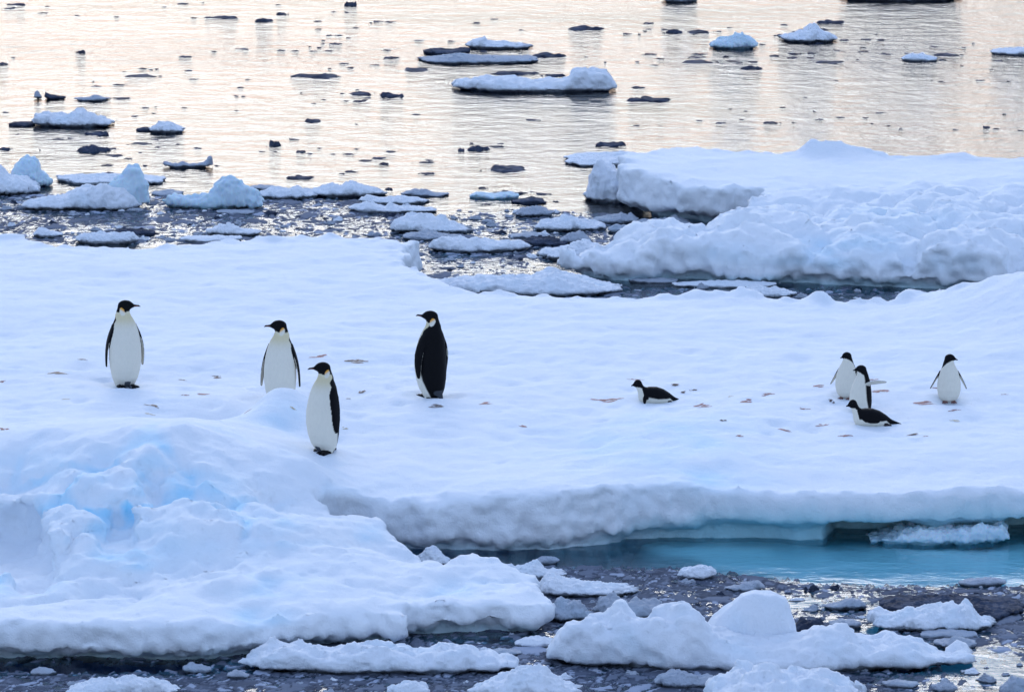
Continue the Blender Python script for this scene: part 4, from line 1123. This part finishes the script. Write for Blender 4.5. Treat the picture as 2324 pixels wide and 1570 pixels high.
def adelie(head_yaw, arms, stretch=1.0):
    """arms: for left (-x) and right (+x): tip offset (out, forward, down) from the shoulder"""
    table = [(.01, .10, .09, .02), (.06, .15, .145, .01), (.14, .185, .18, -.005), (.26, .205, .20, -.02), (.38, .203, .195, -.02), (.50, .188, .18, -.012), (.60, .165, .158, 0),
             (.68, .138, .135, .01), (.745, .108, .112, .016), (.80, .086, .094, .012), (.86, .074, .082, .004), (.90, .06, .06, 0)]
    table = [(z, a * 1.17, b * 1.12, c) for z, a, b, c in table]
    def comps(A):
        body, cy = profile(A, table)
        H = rotz(A, head_yaw)
        hd = ell(H, (0, -.015, .905), (.080, .098, .078))
        face = caps(H, (0, -.07, .900), (0, -.13, .885), .044, .022)
        bill = caps(H, (0, -.12, .886), (0, -.175, .874), .021, .010)
        f = smin(body, caps(H, (0, .02, .89), (0, .035, .77), .066, .09), .03)
        f = smin(f, smin(hd, face, .03), .025)
        fl = []
        for sgn, arm in zip((-1, 1), arms):
            ox, oy, oz = arm[:3]
            a = (sgn * .172, .025, .63)
            d, s, t = paddle(A, a, (a[0] + sgn * ox, a[1] + oy, a[2] - oz), arm[3] if len(arm) > 3 else (sgn * 1.0, .2, .35), .060 if len(arm) < 4 else .075, .019)
            fl.append((d, s, t)); f = smin(f, d, .015)
        feet = []
        for sgn in (-1, 1):
            d = caps(A, (sgn * .085, .02, .03), (sgn * .09, -.07, .022), .036, .03)
            for a in (-.4, 0, .4):
                d = smin(d, caps(A, (sgn * .09, -.05, .02), (sgn * .09 + .13 * math.sin(a), -.05 - .13 * math.cos(a), .014), .022, .014), .01)
            f = smin(f, d, .012); feet.append(d)
        tail = caps(A * np.array((.55, 1, 1)), (0, .12, .12), (0, .27, .02), .04, .014)
        f = smin(f, tail, .02)
        return f, body, cy, H, fl, feet, tail, bill
    def colour(V, N):
        f, body, cy, H, fl, feet, tail, bill = comps(V)
        z = V[:, 2]
        phi = np.degrees(np.arctan2(np.abs(V[:, 0]), -(V[:, 1] - cy)))
        edge = np.interp(z, (0, .12, .3, .6, .72, .78), (125, 115, 104, 98, 92, 90))
        C = mixv(WHITE, BLACK, (phi - edge + 3) / 6)
        psi = np.degrees(np.arctan2(np.abs(H[:, 0]), -H[:, 1]))
        # black hood: low on the nape, cut straight across the throat
        line = np.interp(psi, (0, 30, 70, 110, 150), (.868, .858, .838, .79, .70))
        C = np.where(((z > line) & (z > .69))[:, None], BLACK, C)
        C = np.where(((H[:, 1] < -.10) & (z > .82))[:, None], BLACK, C)
        for d, s, t in fl:
            on = (d < .012) & (body > -.003)
            C = np.where(on[:, None], np.where((N @ s > -.25)[:, None], BLACK, WHITE * .85), C)
        for d in feet:
            C = np.where((d < .006)[:, None], np.array((.20, .10, .09)), C)
        C = np.where(((tail < .008) & (z < .13))[:, None], BLACK, C)
        return C
    ox = max(arms[0][0], arms[1][0]) + .2
    return build_penguin('adelie_penguin', comps, (-ox, -.30, -.02), (ox, .52, 1.01), .0125, colour, .60,
                         rotz(np.array([(.068, -.05, .925), (-.068, -.05, .925)]), -head_yaw), .008)

def adelie_prone(head_yaw, head_up=.0, flip_down=True):
    """lying on the belly, head to -x, tail to +x; unit = standing height"""
    def comps(A):
        x, y, z = A[:, 0], A[:, 1], A[:, 2]
        tb = np.array([(-.47, .05, .06, .17), (-.42, .12, .115, .155), (-.34, .165, .150, .150), (-.2, .195, .160, .157), (-.02, .205, .158, .155), (.15, .18, .135, .135), (.29, .13, .100, .105), (.40, .08, .065, .075), (.47, .04, .03, .06)])
        hw, hh, cz = (np.interp(x, tb[:, 0], tb[:, k]) for k in (1, 2, 3))
        d = (np.sqrt((y / hw) ** 2 + ((z - cz) / hh) ** 2) - 1) * np.minimum(hw, hh)
        body = np.maximum(d, np.maximum(-.47 - x, x - .47))
        neck = caps(A, (-.34, 0, .17), (-.46, 0, .34 + head_up), .115, .078)
        hx, hz = -.475, .375 + head_up
        H = A - np.array((hx, 0, hz))
        H = rotz(H, head_yaw)
        hd = ell(H, (-.015, 0, 0), (.098, .078, .074))
        face = caps(H, (-.07, 0, -.008), (-.13, 0, -.022), .044, .022)
        bill = caps(H, (-.12, 0, -.020), (-.178, 0, -.034), .021, .009)
        f = smin(body, neck, .05)
        f = smin(f, smin(hd, face, .03), .03)
        fl = []
        for sgn in (-1, 1):
            if flip_down and sgn < 0:
                q = ((-.30, -.165, .20), (-.36, -.24, .025), (.15, -1, .15))
                w = .055
            else:
                q = ((-.28, sgn * .17, .20), (.13, sgn * .205, .12), (.0, sgn, .45))
                w = .062
            dd, s, t = paddle(A, q[0], q[1], q[2], w, .019)
            fl.append((dd, s, t)); f = smin(f, dd, .015)
        feet = []
        for sgn in (-1, 1):
            dd = caps(A, (.27, sgn * .12, .045), (.40, sgn * .13, .028), .034, .026)
            feet.append(dd); f = smin(f, dd, .012)
        tail = caps(A * np.array((1, .55, 1)), (.40, 0, .085), (.66, 0, .035), .042, .014)
        f = smin(f, tail, .02)
        return f, body, hw, hh, cz, H, fl, feet, tail, bill
    def colour(V, N):
        f, body, hw, hh, cz, H, fl, feet, tail, bill = comps(V)
        x, z = V[:, 0], V[:, 2]
        rel = (z - cz) / hh
        edge = np.interp(x, (-.5, -.38, -.25, 0, .2, .3, .4), (.3, .0, -.05, -.25, -.1, .15, -.4))
        C = mixv(WHITE, BLACK, (rel - edge + .07) / .14)
        front = (x < -.40 + .35 * np.clip(.30 - z, -.1, .3)) & (z < .31 + .0 * x)
        # throat and chest white, nape black
        nape = (x - (-.46)) - (-.75) * (z - .32) > .035
        C = np.where((front | ((x < -.42) & ~nape & (z < .33)))[:, None], WHITE, C)
        hood = (np.linalg.norm(H, axis=1) < .20) & (H[:, 2] > -.052 + .12 * np.minimum(0, H[:, 0] + .12) - .25 * np.clip(H[:, 0], 0, .2))
        C = np.where(hood[:, None], BLACK, C)
        for d, s, t in fl:
            on = (d < .012) & (body > -.003)
            C = np.where(on[:, None], np.where((N @ s > -.3)[:, None], BLACK, WHITE * .8), C)
        for d in feet:
            C = np.where((d < .006)[:, None], np.array((.035, .028, .03)), C)
        C = np.where((tail < .008)[:, None], BLACK, C)
        return C
    return build_penguin('adelie_penguin', comps, (-.72, -.34, -.02), (.74, .34, .52 + head_up), .0125, colour, np.array((.49, .60, .68)),
                         rotz(np.array([(-.05, .066, .02), (-.05, -.066, .02)]), -head_yaw) + np.array((-.475, 0, .375 + head_up)), .008)

def place(name, bird, u, v, yaw, label, cat, group, sink=.02, scale=1.0, plain=None):
    body, bill, eye, eyes = bird
    g = P(u, v, plain) if plain else ground_pixel(u, v)
    root = link(name, None, (g[0], g[1], ground(g[0], g[1]) - sink))
    root.rotation_euler = (0, 0, R(yaw))
    root.scale = (scale,) * 3
    link('body', body, parent=root)
    link('bill', bill, parent=root)
    for e in eyes:
        link('eye', eye, e, root)
    return tag(root, label, cat, group)

EG, AG = 'emperor penguins on the near floe', 'small black and white penguins on the near floe'
place('emperor_penguin', emperor(R(70), (.030, .028)), 284, 876, 20, 'tall penguin at the far left, body to the camera, head turned right', 'penguin', EG, scale=1.0)
place('emperor_penguin', emperor(R(-75), (.040, .034)), 637, 904, -10, 'tall penguin whose feet are hidden behind a snow peak, head turned left', 'penguin', EG, scale=.99, plain=.66)
place('emperor_penguin', emperor(R(-32), (.0, .0)), 736, 1024, -40, 'nearest tall penguin, half turned to the left, black back on its right side', 'penguin', EG, scale=.97)
place('emperor_penguin', emperor(R(40), (-.03, .02), nod=.008), 980, 900, -140, 'tall penguin with its black back to the camera, head turned left', 'penguin', EG, scale=.99)
place('adelie_penguin', adelie_prone(R(0)), 1492, 913, 6, 'small penguin lying on its belly alone, facing left', 'penguin', AG, scale=1.0)
place('adelie_penguin', adelie(R(-35), ((.20, 0, .36), (.20, 0, .36))), 1922, 900, -22, 'rear small penguin of the group of three, half hidden, flipper hanging out at its left', 'penguin', AG, scale=.97)
place('adelie_penguin', adelie(R(-12), ((.03, .02, .33), (.13, .40, -.04, (-.6, .1, .75)))), 1955, 934, -76, 'small penguin in the middle of the group, one flipper stretched out to the right', 'penguin', AG, scale=1.0)
place('adelie_penguin', adelie_prone(R(15), .02, False), 1982, 964, -18 + 20, 'small penguin lying in front of the group of three, tail to the right', 'penguin', AG, scale=1.03)
place('adelie_penguin', adelie(R(68), ((.20, 0, .36), (.19, 0, .37))), 2153, 908, 2, 'small penguin standing alone at the right with both flippers held away', 'penguin', AG, scale=1.0)

# ------------------------------------------------------------------ droppings and stains on the snow
def stain_mat(name, core, rim):
    m, n, l, b = new_mat(name)
    at = n.new('ShaderNodeAttribute'); at.attribute_name = 'thick'
    l.new(ramp(n, l, at.outputs['Fac'], [(.10, rim), (.50, core)]), b.inputs['Base Color'])
    l.new(ramp(n, l, at.outputs['Fac'], [(.01, 0.), (.28, 1.)]), b.inputs['Alpha'])
    b.inputs['Roughness'].default_value = .6
    return m
STAINS = {'d': stain_mat('dark_dropping', (.015, .008, .010), (.16, .08, .08)), 'r': stain_mat('krill_stain', (.14, .028, .030), (.45, .20, .22)),
          'b': stain_mat('brown_dropping', (.07, .045, .035), (.30, .22, .18)), 'y': stain_mat('yellow_stain', (.50, .38, .18), (.66, .60, .46))}
WORD = {'d': 'dark dropping', 'r': 'reddish krill stain', 'b': 'brown dropping', 'y': 'yellowish stain'}
ST = [(187, 815, 30, 'b'), (126, 846, 75, 'b'), (415, 863, 26, 'b'), (490, 857, 34, 'd'), (462, 895, 40, 'r'), (345, 920, 48, 'b'), (342, 940, 30, 'y'), (10, 973, 36, 'r'), (810, 820, 56, 'b'), (825, 888, 28, 'd'), (993, 922, 44, 'b'),
      (1187, 968, 34, 'r'), (150, 906, 26, 'y'), (728, 808, 56, 'r'), (665, 926, 18, 'y'), (785, 972, 22, 'y'), (420, 897, 22, 'r'), (790, 905, 22, 'b'), (1100, 915, 40, 'r'), (1440, 862, 44, 'r'), (1532, 874, 26, 'd'), (1548, 890, 22, 'd'),
      (1572, 886, 22, 'd'), (1375, 909, 84, 'r'), (1655, 900, 22, 'y'), (1690, 911, 56, 'r'), (1640, 955, 26, 'd'), (1676, 989, 28, 'r'), (1885, 911, 22, 'd'), (1826, 928, 28, 'r'), (1920, 990, 40, 'r'), (2070, 987, 38, 'd'), (2104, 990, 24, 'r'),
      (1982, 862, 44, 'r'), (1998, 888, 52, 'r'), (2098, 913, 72, 'r'), (2166, 931, 36, 'r'), (2166, 955, 26, 'y'), (2280, 895, 20, 'r'), (1855, 876, 40, 'r'), (1782, 976, 44, 'r'), (1600, 921, 64, 'r'), (2010, 960, 36, 'y'), (5, 866, 26, 'r'),
      (1740, 896, 40, 'r'), (1865, 965, 36, 'r'), (2120, 880, 26, 'r'), (560, 935, 26, 'r')]
BIRDS = [(284, 876, 'far-left tall penguin'), (637, 895, 'tall penguin with hidden feet'), (736, 1024, 'nearest tall penguin'), (980, 900, 'black-backed tall penguin'), (1492, 913, 'lone lying penguin'),
         (1955, 940, 'group of three penguins'), (2153, 908, 'lone small standing penguin'), (1700, 930, 'middle of the bare snow')]
stain_labels = labels_by_neighbour([q[:2] for q in ST], BIRDS, [WORD[q[3]] for q in ST])
for i, (u, v, w, kd) in enumerate(ST):
    g = ground_pixel(u, v)
    s = g[1] / FPX
    hw = .56 * w * s; hd = min(hw * .8, .24) if kd != 'd' else min(hw * 1.1, .20)
    nx, ny = 41, 19
    rr = np.random.RandomState(900 + i)
    bend = rr.uniform(-.4, .4)
    fx, fy = [q.ravel() for q in np.meshgrid(np.linspace(-1, 1, nx), np.linspace(-1, 1, ny), indexing='ij')]
    t = np.zeros(fx.size)
    for q in range(5 if kd != 'd' else 3):                      # a few spurts lying roughly one way
        cx, cy = rr.uniform(-.55, .55) * (q > 0), rr.uniform(-.6, .6) * (q > 0)
        an = bend * 1.5 + rr.normal(0, .35)
        L_, W_ = rr.uniform(.14, .62), rr.uniform(.08, .20) * (1.7 if kd == 'd' else 1.0)
        dx, dy = fx - cx, fy - cy
        p_, q_ = dx * math.cos(an) + dy * math.sin(an), -dx * math.sin(an) + dy * math.cos(an)
        t = np.maximum(t, rr.uniform(.55, 1.0) * np.exp(-(p_ / L_) ** 2 - (q_ / W_) ** 2))
    n = fbm(np.stack([fx * 3.5, fy * 3.0, np.full(fx.size, i * 1.37)], 1), 70 + i, 3, .6)
    t = np.clip(t * (1 + .9 * n) - .12, 0, 1) * sstep(1.0, .8, np.hypot(fx, fy))
    V = []
    for a, b_, tt in zip(fx, fy, t):
        x, y = g[0] + a * hw, g[1] + b_ * hd + bend * hd * a
        V.append((x - g[0], y - g[1], ground(x, y) - g[2] + .003 + (.010 if kd == 'd' else .004) * tt))
    Q = np.array([(a * ny + b_, (a + 1) * ny + b_, (a + 1) * ny + b_ + 1, a * ny + b_ + 1) for a in range(nx - 1) for b_ in range(ny - 1)])
    Q = Q[t[Q].max(1) > .02]
    used = np.unique(Q); re_ = -np.ones(len(V), int); re_[used] = np.arange(len(used))
    o = link('guano_stain', make_mesh('guano_stain', np.array(V)[used], re_[Q], STAINS[kd], {'thick': t[used]}), tuple(g))
    tag(o, stain_labels[i], 'stain', 'droppings and stains on the snow')
